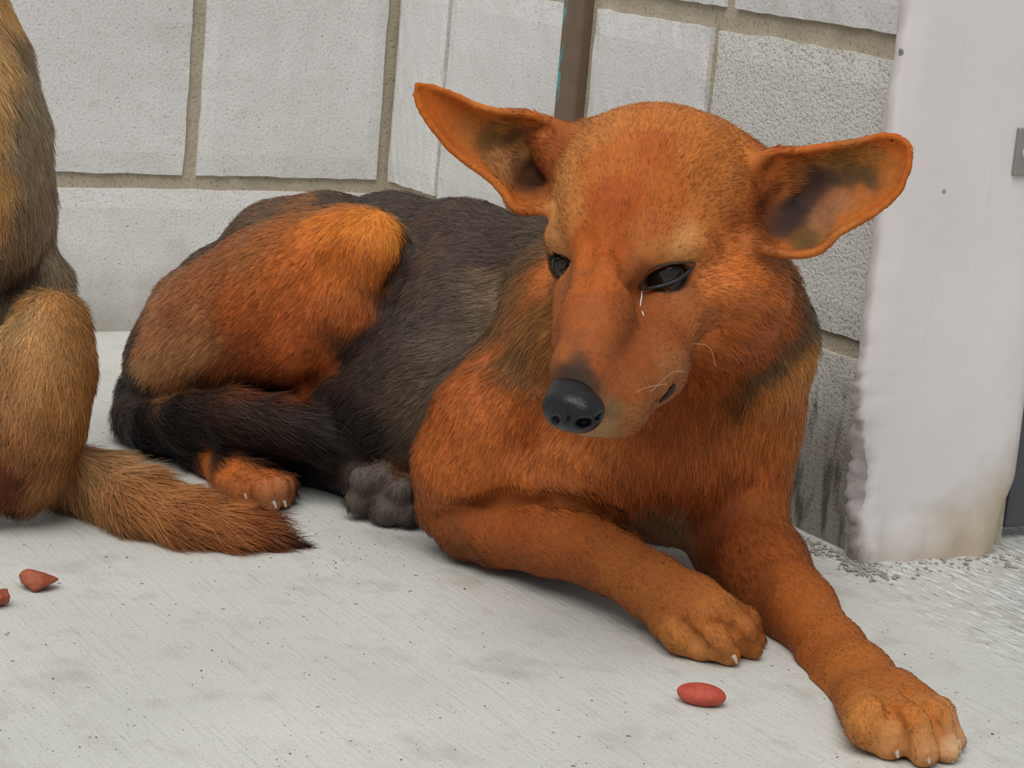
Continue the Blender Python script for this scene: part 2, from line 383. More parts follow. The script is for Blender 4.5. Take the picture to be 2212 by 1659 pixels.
class Animal:
    """collects primitives given by photograph position + distance; remembers limb directions for the lie of the coat"""
    def __init__(s, lo, hi, h): s.f = Field(lo, hi, h); s.flow = []
    def chain(s, pts, k=0.012, op='add', flow=1, kin=None):
        w = [(P(x, y, d), px2m(r, d)) for x, y, d, r in pts]
        for (a, ra), (b, rb) in zip(w[:-1], w[1:]):
            s.f.seg(a, b, ra, rb, k if kin is None else kin, op)
            if op == 'add' and flow:
                L = np.linalg.norm(b-a)
                for t in np.linspace(0, 1, max(2, int(L/0.02))): s.flow.append((a+(b-a)*t, (b-a)/(L+1e-9)*flow, ra+(rb-ra)*t))
    def ball(s, x, y, d, r, k=0.012, op='add'):
        s.f.ell(P(x, y, d), (CR, CU, CF), [px2m(r, d)]*3, k, op)
    def ell(s, x, y, d, rx, ry, rd, ang=0, k=0.012, op='add', tilt=0.0, yaw=0.0):
        """ang: turn in the picture plane (clockwise, degrees); tilt: lean of the vertical axis towards the viewer at its lower end; yaw likewise for the right end"""
        a = math.radians(ang); ct, st = math.cos(a), math.sin(a)
        e1 = CR*ct-CU*st; e2 = -(CR*st+CU*ct)       # e2 points down in the picture
        y_ = math.radians(yaw); e1 = e1*math.cos(y_)-CF*math.sin(y_)
        t_ = math.radians(tilt); fwd = np.cross(e1, e2); fwd /= np.linalg.norm(fwd)
        e2 = e2*math.cos(t_)-CF*math.sin(t_); e2 -= e1*(e1@e2); e2 /= np.linalg.norm(e2)
        e3 = np.cross(e1, e2)
        s.f.ell(P(x, y, d), (e1, e2, e3), [px2m(rx, d), px2m(ry, d), rd], k, op)
    def ellab(s, A, B, rw, rd, k=0.015, op='add', flow=0):
        a = P(*A); b = P(*B); e1 = b-a; L = np.linalg.norm(e1); e1 = e1/L
        e2 = np.cross(e1, CF); e2 /= np.linalg.norm(e2); e3 = np.cross(e1, e2)
        dm = (A[2]+B[2])/2
        s.f.ell((a+b)/2, (e1, e2, e3), [L/2, px2m(rw, dm), rd], k, op)
        if flow:
            for t in np.linspace(0.1, 0.9, 6): s.flow.append((a+(b-a)*t, e1*flow, px2m(rw, dm)*0.8))
    def surf(s, x, y, d0=1.15, d1=1.75):
        """distance at which the line of sight through that pixel first meets the sculpted skin"""
        ds = np.arange(d0, d1, 0.0005); g = (np.array([P(x, y, d) for d in ds])-s.f.lo)/s.f.h
        i = np.clip(g.astype(int), 0, s.f.n-2); t = np.clip(g-i, 0, 1); v = 0
        for a in (0, 1):
            for b in (0, 1):
                for c in (0, 1):
                    wt = (t[:, 0] if a else 1-t[:, 0])*(t[:, 1] if b else 1-t[:, 1])*(t[:, 2] if c else 1-t[:, 2])
                    v = v+wt*s.f.F[i[:, 0]+a, i[:, 1]+b, i[:, 2]+c]
        k = np.argmax(v < 0); return float(ds[k]) if v[k] < 0 else None
    def body(s):
        V, Q = s.f.mesh(); V = relax(V, Q, 2)
        V[:, 2] = np.maximum(V[:, 2], 0.0006)
        N = vnormals(V, Q)
        fp = np.array([a for a, b, c in s.flow]); fd = np.array([b for a, b, c in s.flow]); fr = np.array([c for a, b, c in s.flow])
        D = np.zeros_like(V)
        for i in range(0, len(V), 4000):
            d = np.linalg.norm(V[i:i+4000, None]-fp[None], axis=2)-fr[None]
            w = np.exp(-np.clip(d-d.min(1, keepdims=True), 0, 1)/0.012); D[i:i+4000] = (w@fd)/w.sum(1, keepdims=True)
        for _ in range(2): D -= N*(D*N).sum(1, keepdims=True)
        D += np.array([0, 0, -0.12])-N*(N[:, 2:3]*-0.12)
        D /= np.maximum(np.linalg.norm(D, axis=1), 1e-6)[:, None]
        return V, Q, N, D
def on_floor(x, y, r, lift=0.92):              # a ball of that size seen there and resting on the floor
    d = 1.4
    for _ in range(5): d = depth_of(PZ(x, y, px2m(r, d)*lift))
    return (x, y, d, r)
def ear_sheet(top, bot, d_top, d_bot, cup, thick, nu=46, nv=30, roll=0.0):
    """cupped ear between its traced upper and lower margins, base first; cup deepens it away from the viewer"""
    def rs(pl, n):
        pl = np.array(pl, float); L = np.concatenate([[0], np.cumsum(np.linalg.norm(np.diff(pl, axis=0), axis=1))])
        t = np.linspace(0, L[-1], n); return np.stack([np.interp(t, L, pl[:, 0]), np.interp(t, L, pl[:, 1])], 1)
    a, b = rs(top, nu), rs(bot, nu); pts, rad = [], []
    for i in range(nu):
        u = i/(nu-1)
        for j in range(nv):
            v = j/(nv-1); sv = 0.5-0.5*math.cos(math.pi*v); p = a[i]*(1-sv)+b[i]*sv
            d = (d_top[0]*(1-u)+d_top[1]*u)*(1-sv)+(d_bot[0]*(1-u)+d_bot[1]*u)*sv + cup*(1-u**1.6)*(math.sin(math.pi*v)**1.25)
            pts.append(P(p[0], p[1], d)); rad.append(thick*(1.0+0.5*(1-u)))
    return np.array(pts), np.array(rad)

GAIN, GREY = 1.0, 0.0
def paint(V, seeds, bvh, patch=lambda x, y, d, sat: 1.0, red=1.0, power=2.6):
    """coat colours: patches anchored at points on the animal's skin, blended by distance over the skin"""
    sp, sc, sw = [], [], []
    for sd in seeds:
        x, y, c = sd[0], sd[1], sd[2]; w = 1.0; ln = sd[3] if len(sd) > 3 else 11.0
        if len(sd) > 4: p = P(x, y, sd[4])
        else:
            v = CF + CR*((x-W/2)/FPX) - CU*((y-H/2)/FPX)
            hit = bvh.ray_cast(Vector(CAM), Vector(v/np.linalg.norm(v)))
            if hit[0] is None: continue
            p = np.array(hit[0])
        sp.append(p); lc = srgb(c); lc = lc*(1-GREY)+(lc@np.array([.3, .55, .15]))*GREY; sat = (lc.max()-lc.min())/lc.max(); lc = lc*(1+np.array([0.13, -0.03, -0.28])*red*min(1, max(0, sat-0.45)/0.42))*patch(x, y, depth_of(p), sat); sc.append([*(lc*GAIN), ln*0.00078]); sw.append(w)
    sp, sc, sw = np.array(sp), np.array(sc), np.array(sw)
    out = np.zeros((len(V), 4))
    wobble = 0.004*np.stack([np.sin(V[:, 1]*90+V[:, 2]*60), np.sin(V[:, 0]*80+V[:, 2]*110), np.sin(V[:, 0]*100-V[:, 1]*70)], 1)
    for i in range(0, len(V), 4000):
        q = V[i:i+4000]+wobble[i:i+4000]
        d2 = ((q[:, None]-sp[None])**2).sum(2)/(sw[None]**2)
        w = 1/(d2+0.0035**2)**power
        out[i:i+4000] = (w@sc)/w.sum(1, keepdims=True)
    return np.clip(out[:, :3], 0.002, 0.95), out[:, 3]

def mat_skin():
    m = NT('coat_skin'); a = m.n('Attribute', _attribute_name='coat')
    v = m.coords(); n1 = m.noise(v, 260, 3)
    c = m.mix(0.35, a.outputs['Color'], m.ramp(n1, [(0.3, (.35, .35, .35)), (0.7, (1, 1, 1))]), 'MULTIPLY')
    m.set(m.b.inputs['Base Color'], c); m.b.inputs['Roughness'].default_value = 0.75; m.b.inputs['Specular IOR Level'].default_value = 0.2
    return m.mat
def mat_fur():
    m = NT('coat_fur'); a = m.n('Attribute', _attribute_name='coat'); nn = m.n('Attribute', _attribute_name='lie_normal')
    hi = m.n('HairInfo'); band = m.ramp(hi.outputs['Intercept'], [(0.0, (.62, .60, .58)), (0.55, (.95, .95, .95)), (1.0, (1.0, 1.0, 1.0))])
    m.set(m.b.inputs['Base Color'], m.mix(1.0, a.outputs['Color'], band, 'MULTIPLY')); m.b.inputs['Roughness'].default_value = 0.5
    m.b.inputs['Specular IOR Level'].default_value = 0.25
    m.set(m.b.inputs['Normal'], nn.outputs['Vector'])
    return m.mat
M_SKIN, M_FUR = mat_skin(), mat_fur()

def grow(name, V, Q, N, D, C, LEN, count, parent, seed, radius=0.00019, npt=4, dens=None, lift_fn=None, jitter=0.16):
    g = np.random.default_rng(seed)
    tri = np.concatenate([Q[:, [0, 1, 2]], Q[:, [0, 2, 3]]])
    ar = 0.5*np.linalg.norm(np.cross(V[tri[:, 1]]-V[tri[:, 0]], V[tri[:, 2]]-V[tri[:, 0]]), axis=1)
    if dens is not None: ar = ar*dens[tri].mean(1)
    pick = g.choice(len(tri), count, p=ar/ar.sum()); t = tri[pick]
    a, b = g.random(count), g.random(count); m = a+b > 1; a[m], b[m] = 1-a[m], 1-b[m]
    w = np.stack([1-a-b, a, b], 1)[:, :, None]
    pos, nor, dr, col, ln = [(X[t]*w).sum(1) for X in (V, N, D, C, LEN[:, None])]
    nor /= np.linalg.norm(nor, axis=1)[:, None]
    L = ln[:, 0]*g.uniform(0.65, 1.2, count)
    # neighbouring hairs lean together in soft locks
    lock = np.stack([np.sin(pos[:, 0]*s1+pos[:, 1]*s2+pos[:, 2]*s3) for s1, s2, s3 in ((310, 170, 240), (-180, 330, 210), (250, -220, 290))], 1)
    dr = dr + 0.11*lock + g.normal(0, jitter, (count, 3))
    dr -= nor*(dr*nor).sum(1, keepdims=True); dr /= np.maximum(np.linalg.norm(dr, axis=1), 1e-6)[:, None]
    lift = (0.24 if lift_fn is None else lift_fn(pos))*g.uniform(0.6, 1.4, count)
    pts = np.zeros((count, npt, 3)); cur = pos-nor*0.0006; pts[:, 0] = cur
    for i in range(1, npt):
        u = (i-0.5)/(npt-1); lf = lift*(1.25-0.9*u)
        cur = cur+(dr*np.cos(lf)[:, None]+nor*np.sin(lf)[:, None])*(L/(npt-1))[:, None]
        cur[:, 2] = np.maximum(cur[:, 2], 0.0006); pts[:, i] = cur
    cu = bpy.data.hair_curves.new(name); cu.add_curves([npt]*count)
    cu.attributes['position'].data.foreach_set('vector', pts.reshape(-1).astype(np.float32))
    ra = cu.attributes.get('radius') or cu.attributes.new('radius', 'FLOAT', 'POINT')
    prof = np.linspace(1, 0.25, npt); ra.data.foreach_set('value', (np.outer(g.uniform(0.7, 1.25, count), prof)*radius).reshape(-1).astype(np.float32))
    var = np.exp(g.normal(0.0, 0.20, count))[:, None]*(1+0.10*lock[:, :1])
    cc = np.clip(col*var, 0, 1)
    at = cu.attributes.new('coat', 'FLOAT_COLOR', 'CURVE')
    at.data.foreach_set('color', np.concatenate([cc, np.ones((count, 1))], 1).reshape(-1).astype(np.float32))
    nv = nor + g.normal(0, 0.22, (count, 3)) + dr*g.normal(0.05, 0.15, (count, 1)); nv /= np.linalg.norm(nv, axis=1)[:, None]
    an = cu.attributes.new('lie_normal', 'FLOAT_VECTOR', 'CURVE'); an.data.foreach_set('vector', nv.reshape(-1).astype(np.float32))
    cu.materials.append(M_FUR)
    o = link(bpy.data.objects.new(name, cu), parent); o['kind'] = 'stuff'
    return o
def skin_object(name, V, Q, C, parent):
    me = bpy.data.meshes.new(name); me.vertices.add(len(V)); me.vertices.foreach_set('co', V.reshape(-1).astype(np.float32))
    me.loops.add(Q.size); me.loops.foreach_set('vertex_index', Q.reshape(-1).astype(np.int32))
    me.polygons.add(len(Q)); me.polygons.foreach_set('loop_start', np.arange(0, Q.size, 4, dtype=np.int32))
    me.polygons.foreach_set('use_smooth', np.ones(len(Q), bool)); me.update(calc_edges=True); me.validate()
    at = me.attributes.new('coat', 'FLOAT_COLOR', 'POINT')
    at.data.foreach_set('color', np.concatenate([C, np.ones((len(V), 1))], 1).reshape(-1).astype(np.float32))
    me.materials.append(M_SKIN)
    return link(bpy.data.objects.new(name, me), parent)

# ------------------------------------------------------------------ the red-brown dog lying down
VOX = globals().get('VOX', 0.0021)
def build_dog():
    A = Animal((0.26, -0.44, -0.006), (1.13, -0.035, 0.345), VOX)
    # spine, rump
    A.chain([(1170, 590, 1.600, 118), (1000, 560, 1.655, 114), (850, 548, 1.700, 117), (700, 546, 1.755, 116), (610, 560, 1.785, 116), (488, 648, 1.825, 104), (408, 760, 1.825, 78), (330, 842, 1.795, 62)], 0.02, flow=1)
    # rib cage, belly
    A.ellab((1260, 790, 1.560), (690, 740, 1.750), 262, 0.078, 0.02, flow=1)
    A.ellab((1220, 900, 1.555), (760, 850, 1.710), 215, 0.076, 0.02, flow=1)
    A.chain([(960, 935, 1.625, 160), (830, 945, 1.655, 140), (700, 940, 1.690, 118), (560, 880, 1.750, 110)], 0.02, flow=1)
    # thigh folded against the flank, knee up, lower leg coming back to the hock
    A.ellab((292, 822, 1.762), (860, 500, 1.600), 160, 0.046, 0.012, flow=-1)
    A.chain([(440, 690, 1.755, 120), (600, 620, 1.700, 130), (720, 575, 1.645, 105), (792, 545, 1.605, 68)], 0.012, flow=-1)
    A.chain([(796, 552, 1.603, 66), (742, 655, 1.618, 80), (640, 745, 1.655, 82), (500, 800, 1.700, 70), (360, 860, 1.742, 52)], 0.010, flow=1)
    A.chain([(x, y, A.surf(x, y, 1.5, 1.9)+0.003, r) for x, y, r in ((874, 530, 9), (862, 590, 12), (838, 660, 14), (790, 735, 14), (730, 790, 13), (660, 832, 10))], 0.008, 'sub', flow=0)
    # hind foot on the floor
    A.chain([(345, 905, 1.745, 42), (430, 968, 1.690, 44), (505, 1022, 1.650, 48), (545, 1043, 1.628, 50)], 0.008, flow=1)
    for pts in ([(480, 1036, 1.640, 28), on_floor(520, 1064, 27, 1.3), on_floor(540, 1084, 19)], [(530, 1036, 1.632, 30), on_floor(570, 1062, 29, 1.6), on_floor(588, 1088, 20)], [(565, 1032, 1.630, 28), on_floor(598, 1056, 27, 1.9), on_floor(612, 1082, 18)], [(585, 1028, 1.636, 24), on_floor(616, 1050, 20, 2.4), on_floor(625, 1070, 15, 1.4)]):
        A.chain(pts, 0.0025, flow=1)
    # sole of the other hind foot, pads towards the viewer
    A.chain([(760, 1010, 1.640, 45), (810, 1050, 1.595, 50)], 0.006, flow=0)
    for x, y, d, r in ((838, 1098, 1.583, 40), (782, 1036, 1.583, 30), (770, 1082, 1.588, 27), (822, 1028, 1.580, 28), (866, 1058, 1.575, 30), (880, 1108, 1.578, 26)):
        A.ball(x, y, d+0.001, r, 0.005)
    # tail swept forward over the hind foot
    A.chain([(318, 850, 1.785, 62), (300, 905, 1.745, 52), (345, 922, 1.712, 58), (420, 915, 1.682, 64), (510, 908, 1.655, 66), (600, 922, 1.636, 62), (690, 938, 1.622, 54), (770, 948, 1.614, 42), (840, 950, 1.608, 26)], 0.006, flow=1)
    # near shoulder and upper arm
    A.ellab((1230, 690, 1.560), (960, 1080, 1.530), 130, 0.050, 0.02, flow=1)
    A.chain([(1180, 790, 1.520, 128), (1060, 925, 1.500, 122), (1000, 1010, 1.505, 98), (968, 1080, 1.520, 66)], 0.016, flow=1)
    # near foreleg
    A.chain([(958, 1108, 1.522, 54), (1010, 1138, 1.512, 66), (1080, 1152, 1.496, 72), (1190, 1165, 1.466, 78), (1310, 1205, 1.432, 71), (1410, 1268, 1.403, 69), (1490, 1318, 1.382, 76), (1530, 1345, 1.370, 74)], 0.007, flow=1)
    for pts in ([(1440, 1335, 1.385, 46), on_floor(1474, 1372, 42, 1.1), on_floor(1514, 1402, 28)], [(1505, 1345, 1.370, 44), on_floor(1548, 1384, 42, 1.25), on_floor(1574, 1412, 28)], [(1540, 1335, 1.368, 44), on_floor(1592, 1370, 42, 1.4), on_floor(1622, 1402, 26)], [(1555, 1318, 1.372, 40), on_floor(1606, 1346, 36, 1.6), on_floor(1634, 1382, 22)]):
        A.chain(pts, 0.0032, flow=1)
    for pl in ([(1474, 1346), (1504, 1380), (1530, 1408), (1548, 1432)], [(1540, 1342), (1588, 1366), (1612, 1398), (1616, 1420)]):
        A.chain([(x, y, (A.surf(x, y) or 1.35)+0.0012, rr) for (x, y), rr in zip(pl, (6, 9, 10, 9))], 0.005, 'sub', flow=0)
    A.CR = [(985, 1080), (1040, 1078), (1119, 1075), (1196, 1079), (1262, 1090), (1310, 1114), (1345, 1140)]
    # far shoulder and foreleg
    A.chain([(1612, 790, 1.500, 118), (1602, 930, 1.500, 106), (1590, 1060, 1.505, 97), (1592, 1130, 1.500, 96)], 0.018, flow=1)
    A.chain([(1590, 1120, 1.500, 98), (1648, 1218, 1.468, 90), (1724, 1318, 1.425, 78), (1798, 1408, 1.380, 68), (1850, 1464, 1.345, 72), (1903, 1516, 1.318, 78)], 0.010, flow=1)
    A.ball(1774, 1494, 1.350, 22, 0.004)                                             # dew claw pad
    A.chain([(1570, 1170, 1.492, 84), (1655, 1310, 1.445, 58)], 0.012, flow=0)
    A.chain([(1790, 1436, 1.375, 60), (1848, 1522, 1.322, 60)], 0.010, flow=0)
    for pts in ([(1850, 1500, 1.330, 60), on_floor(1882, 1562, 56, 1.2), on_floor(1920, 1606, 37)], [(1900, 1500, 1.318, 58), on_floor(1962, 1572, 52, 1.4), on_floor(1994, 1622, 37)], [(1935, 1500, 1.312, 50), on_floor(2010, 1560, 46, 1.6), on_floor(2044, 1618, 32)], [(1940, 1492, 1.312, 44), on_floor(2026, 1542, 35, 1.9), on_floor(2063, 1602, 25)]):
        A.chain(pts, 0.004, flow=1)
    for pl in ([(1905, 1506), (1934, 1552), (1948, 1593), (1956, 1632)], [(1954, 1494), (1996, 1527), (2022, 1572), (2034, 1612)], [(2040, 1540), (2056, 1580), (2062, 1612)]):
        A.chain([(x, y, (A.surf(x, y) or 1.26)+0.0012, rr) for (x, y), rr in zip(pl, (7, 10, 11, 10))], 0.005, 'sub', flow=0)
    # chest and neck
    A.ellab((1080, 1000, 1.500), (1420, 1090, 1.480), 80, 0.040, 0.018)
    A.ell(1400, 915, 1.535, 290, 235, 0.080, k=0.02)
    A.chain([(1480, 800, 1.480, 170), (1440, 980, 1.490, 150), (1440, 1060, 1.500, 95)], 0.02, flow=1)
    A.chain([(1260, 640, 1.575, 165), (1390, 690, 1.505, 190), (1470, 620, 1.455, 170)], 0.03, flow=-1)
    A.chain([(1625, 625, 1.440, 92), (1640, 725, 1.462, 96), (1612, 850, 1.490, 104)], 0.02, flow=1)
    A.chain([(1200, 620, 1.535, 80), (1180, 760, 1.500, 70)], 0.02, flow=1)
    q = [(x, y, A.surf(x, y)+0.005, r) for (x, y), r in zip(A.CR, (8, 13, 16, 17, 17, 14, 10))]; A.chain(q, 0.006, 'sub', flow=0)
    # head
    A.ell(1400, 425, 1.392, 214, 190, 0.056, ang=8, k=0.012, yaw=16, tilt=20); A.ell(1480, 400, 1.398, 165, 128, 0.045, ang=24, k=0.02, yaw=16, tilt=20)
    A.ell(1345, 490, 1.350, 135, 105, 0.026, ang=8, k=0.02, yaw=10, tilt=35)
    A.chain([(1540, 335, 1.402, 70), (1655, 375, 1.388, 46)], 0.014, flow=0); A.chain([(1260, 325, 1.402, 60), (1196, 335, 1.396, 46)], 0.012, flow=0)
    A.ball(1548, 585, 1.392, 124, 0.02); A.ball(1250, 560, 1.392, 66, 0.014)
    A.ell(1500, 690, 1.400, 95, 95, 0.030, k=0.02); A.chain([(1565, 640, 1.405, 108), (1590, 760, 1.462, 112)], 0.03, flow=1)
    A.chain([(1318, 575, 1.338, 80), (1290, 690, 1.302, 72), (1258, 795, 1.274, 60), (1246, 862, 1.264, 54)], 0.010, flow=-1)      # bridge of the muzzle
    A.chain([(1432, 690, 1.356, 88), (1394, 788, 1.322, 80), (1328, 868, 1.287, 66), (1275, 886, 1.274, 52)], 0.014, flow=-1)     # cheek side and lips
    A.chain([(1250, 640, 1.352, 56), (1235, 740, 1.312, 44)], 0.012, flow=-1)                                                   # far side of the muzzle
    A.chain([(1440, 782, 1.372, 48), (1380, 858, 1.336, 42), (1318, 898, 1.300, 34)], 0.004, flow=-1)                            # lower jaw
    A.ell(1530, 615, 1.358, 90, 50, 0.020, ang=15, k=0.022)                         # cheekbone under the near eye
    A.ell(1450, 532, 1.342, 84, 34, 0.013, ang=-6, k=0.018)                         # brow over the near eye
    A.ell(1216, 515, 1.374, 40, 36, 0.014, ang=20, k=0.010)
    # furrows between brow and bridge, hollow in front of the near eye
    for pl, r, off in (([(1352, 470), (1350, 540), (1362, 600), (1376, 650)], 13, 0.0015), ([(1270, 520), (1262, 570), (1256, 620)], 9, 0.001)):
        q = [(x, y, A.surf(x, y)-off, r) for x, y in pl]; A.chain(q, 0.008, 'sub', flow=0)
    d = A.surf(1385, 632); A.ell(1388, 636, d-0.004, 42, 26, 0.008, ang=-15, k=0.010, op='sub')
    # mouth line
    q = [(x, y, A.surf(x, y)+0.0005, r) for x, y, r in ((1464, 824, 9), (1450, 846, 12), (1428, 868, 8), (1395, 895, 5))]; A.chain(q, 0.002, 'sub', flow=0)
    # eye openings
    global EYES, LIDS
    EYES, LIDS = [], []
    for (x, y), outline, (rx, ry, ang), re in (((1438, 597), [(1384, 622), (1392, 596), (1412, 577), (1452, 570), (1500, 568), (1484, 590), (1456, 609), (1418, 620)], (58, 20, -20), 0.0140), ((1220, 572), [(1196, 543), (1212, 550), (1231, 570), (1242, 604), (1222, 596), (1204, 575)], (34, 14, 52), 0.0085)):
        d = A.surf(x, y); LIDS.append([P(u, v, min(max(A.surf(u, v) or d+0.004, d-0.004), d+0.006)-0.0022) for u, v in outline])
        EYES.append((P(x+3, y-2, d+re-0.0016), re))
        A.ell(x, y, d-0.001, rx, ry, 0.0085, ang=ang, k=0.002, op='sub')
    # ears
    p, r = ear_sheet([(1235, 300), (1205, 268), (1146, 247), (1077, 241), (1029, 229), (987, 208), (935, 187), (903, 184)],
                     [(1190, 450), (1143, 458), (1110, 450), (1092, 422), (1071, 396), (1045, 375), (1009, 351), (972, 321), (939, 282), (909, 238), (897, 206), (903, 184)],
                     (1.392, 1.375), (1.378, 1.372), 0.027, 0.00185); A.f.sheet(p, r, 0.009)
    p, r = ear_sheet([(1630, 350), (1669, 327), (1726, 326), (1786, 316), (1847, 308), (1901, 293), (1937, 295), (1960, 308), (1968, 331)],
                     [(1630, 530), (1690, 550), (1726, 552), (1762, 546), (1785, 532), (1809, 505), (1843, 487), (1882, 466), (1918, 439), (1945, 410), (1963, 366), (1968, 331)],
                     (1.372, 1.350), (1.362, 1.350), 0.027, 0.00185); A.f.sheet(p, r, 0.009)
    for pl in ([(1690, 360), (1715, 395), (1700, 430)], [(1690, 500), (1730, 515), (1765, 520)], [(1170, 300), (1140, 330), (1110, 345)], [(1175, 425), (1140, 420)]):
        A.chain([(x, y, A.surf(x, y)+0.003, 17) for x, y in pl], 0.006, flow=0)
    for a, b in (((1230, 350, 1.38), (930, 200, 1.375)), ((1620, 430, 1.365), (1950, 340, 1.352))):
        a, b = P(*a), P(*b); L = np.linalg.norm(b-a)
        for t in np.linspace(0.1, 1, 8): A.flow.append((a+(b-a)*t, (b-a)/L, 0.03))
    for (x, y, d), (x2, y2, d2) in (((780, 480, 1.60), (800, 640, 1.60)), ((840, 500, 1.60), (820, 640, 1.60)), ((820, 520, 1.58), (780, 680, 1.60))):
        a, b = P(x, y, d), P(x2, y2, d2); L = np.linalg.norm(b-a)
        for t in (0, 0.2, 0.4, 0.7): A.flow.append((a+(b-a)*t, (b-a)/L, 0.022))
    # coat lies backwards over the forehead and crown
    for (x, y, d), (x2, y2, d2) in (((1330, 480, 1.33), (1360, 260, 1.38)), ((1440, 450, 1.345), (1500, 270, 1.38)), ((1250, 450, 1.36), (1230, 300, 1.40)), ((1540, 560, 1.37), (1680, 600, 1.42)), ((1480, 660, 1.37), (1640, 720, 1.43))):
        a, b = P(x, y, d), P(x2, y2, d2); L = np.linalg.norm(b-a)
        for t in (0, 0.33, 0.66, 1): A.flow.append((a+(b-a)*t, (b-a)/L, 0.02))
    return A
dogA = build_dog()
VA, QA, NA, DA = dogA.body(); del dogA.f.F
print('dog mesh', len(VA), round(time.time()-T0, 1))
bvhA = BVHTree.FromPolygons([tuple(v) for v in VA.tolist()], QA.tolist())

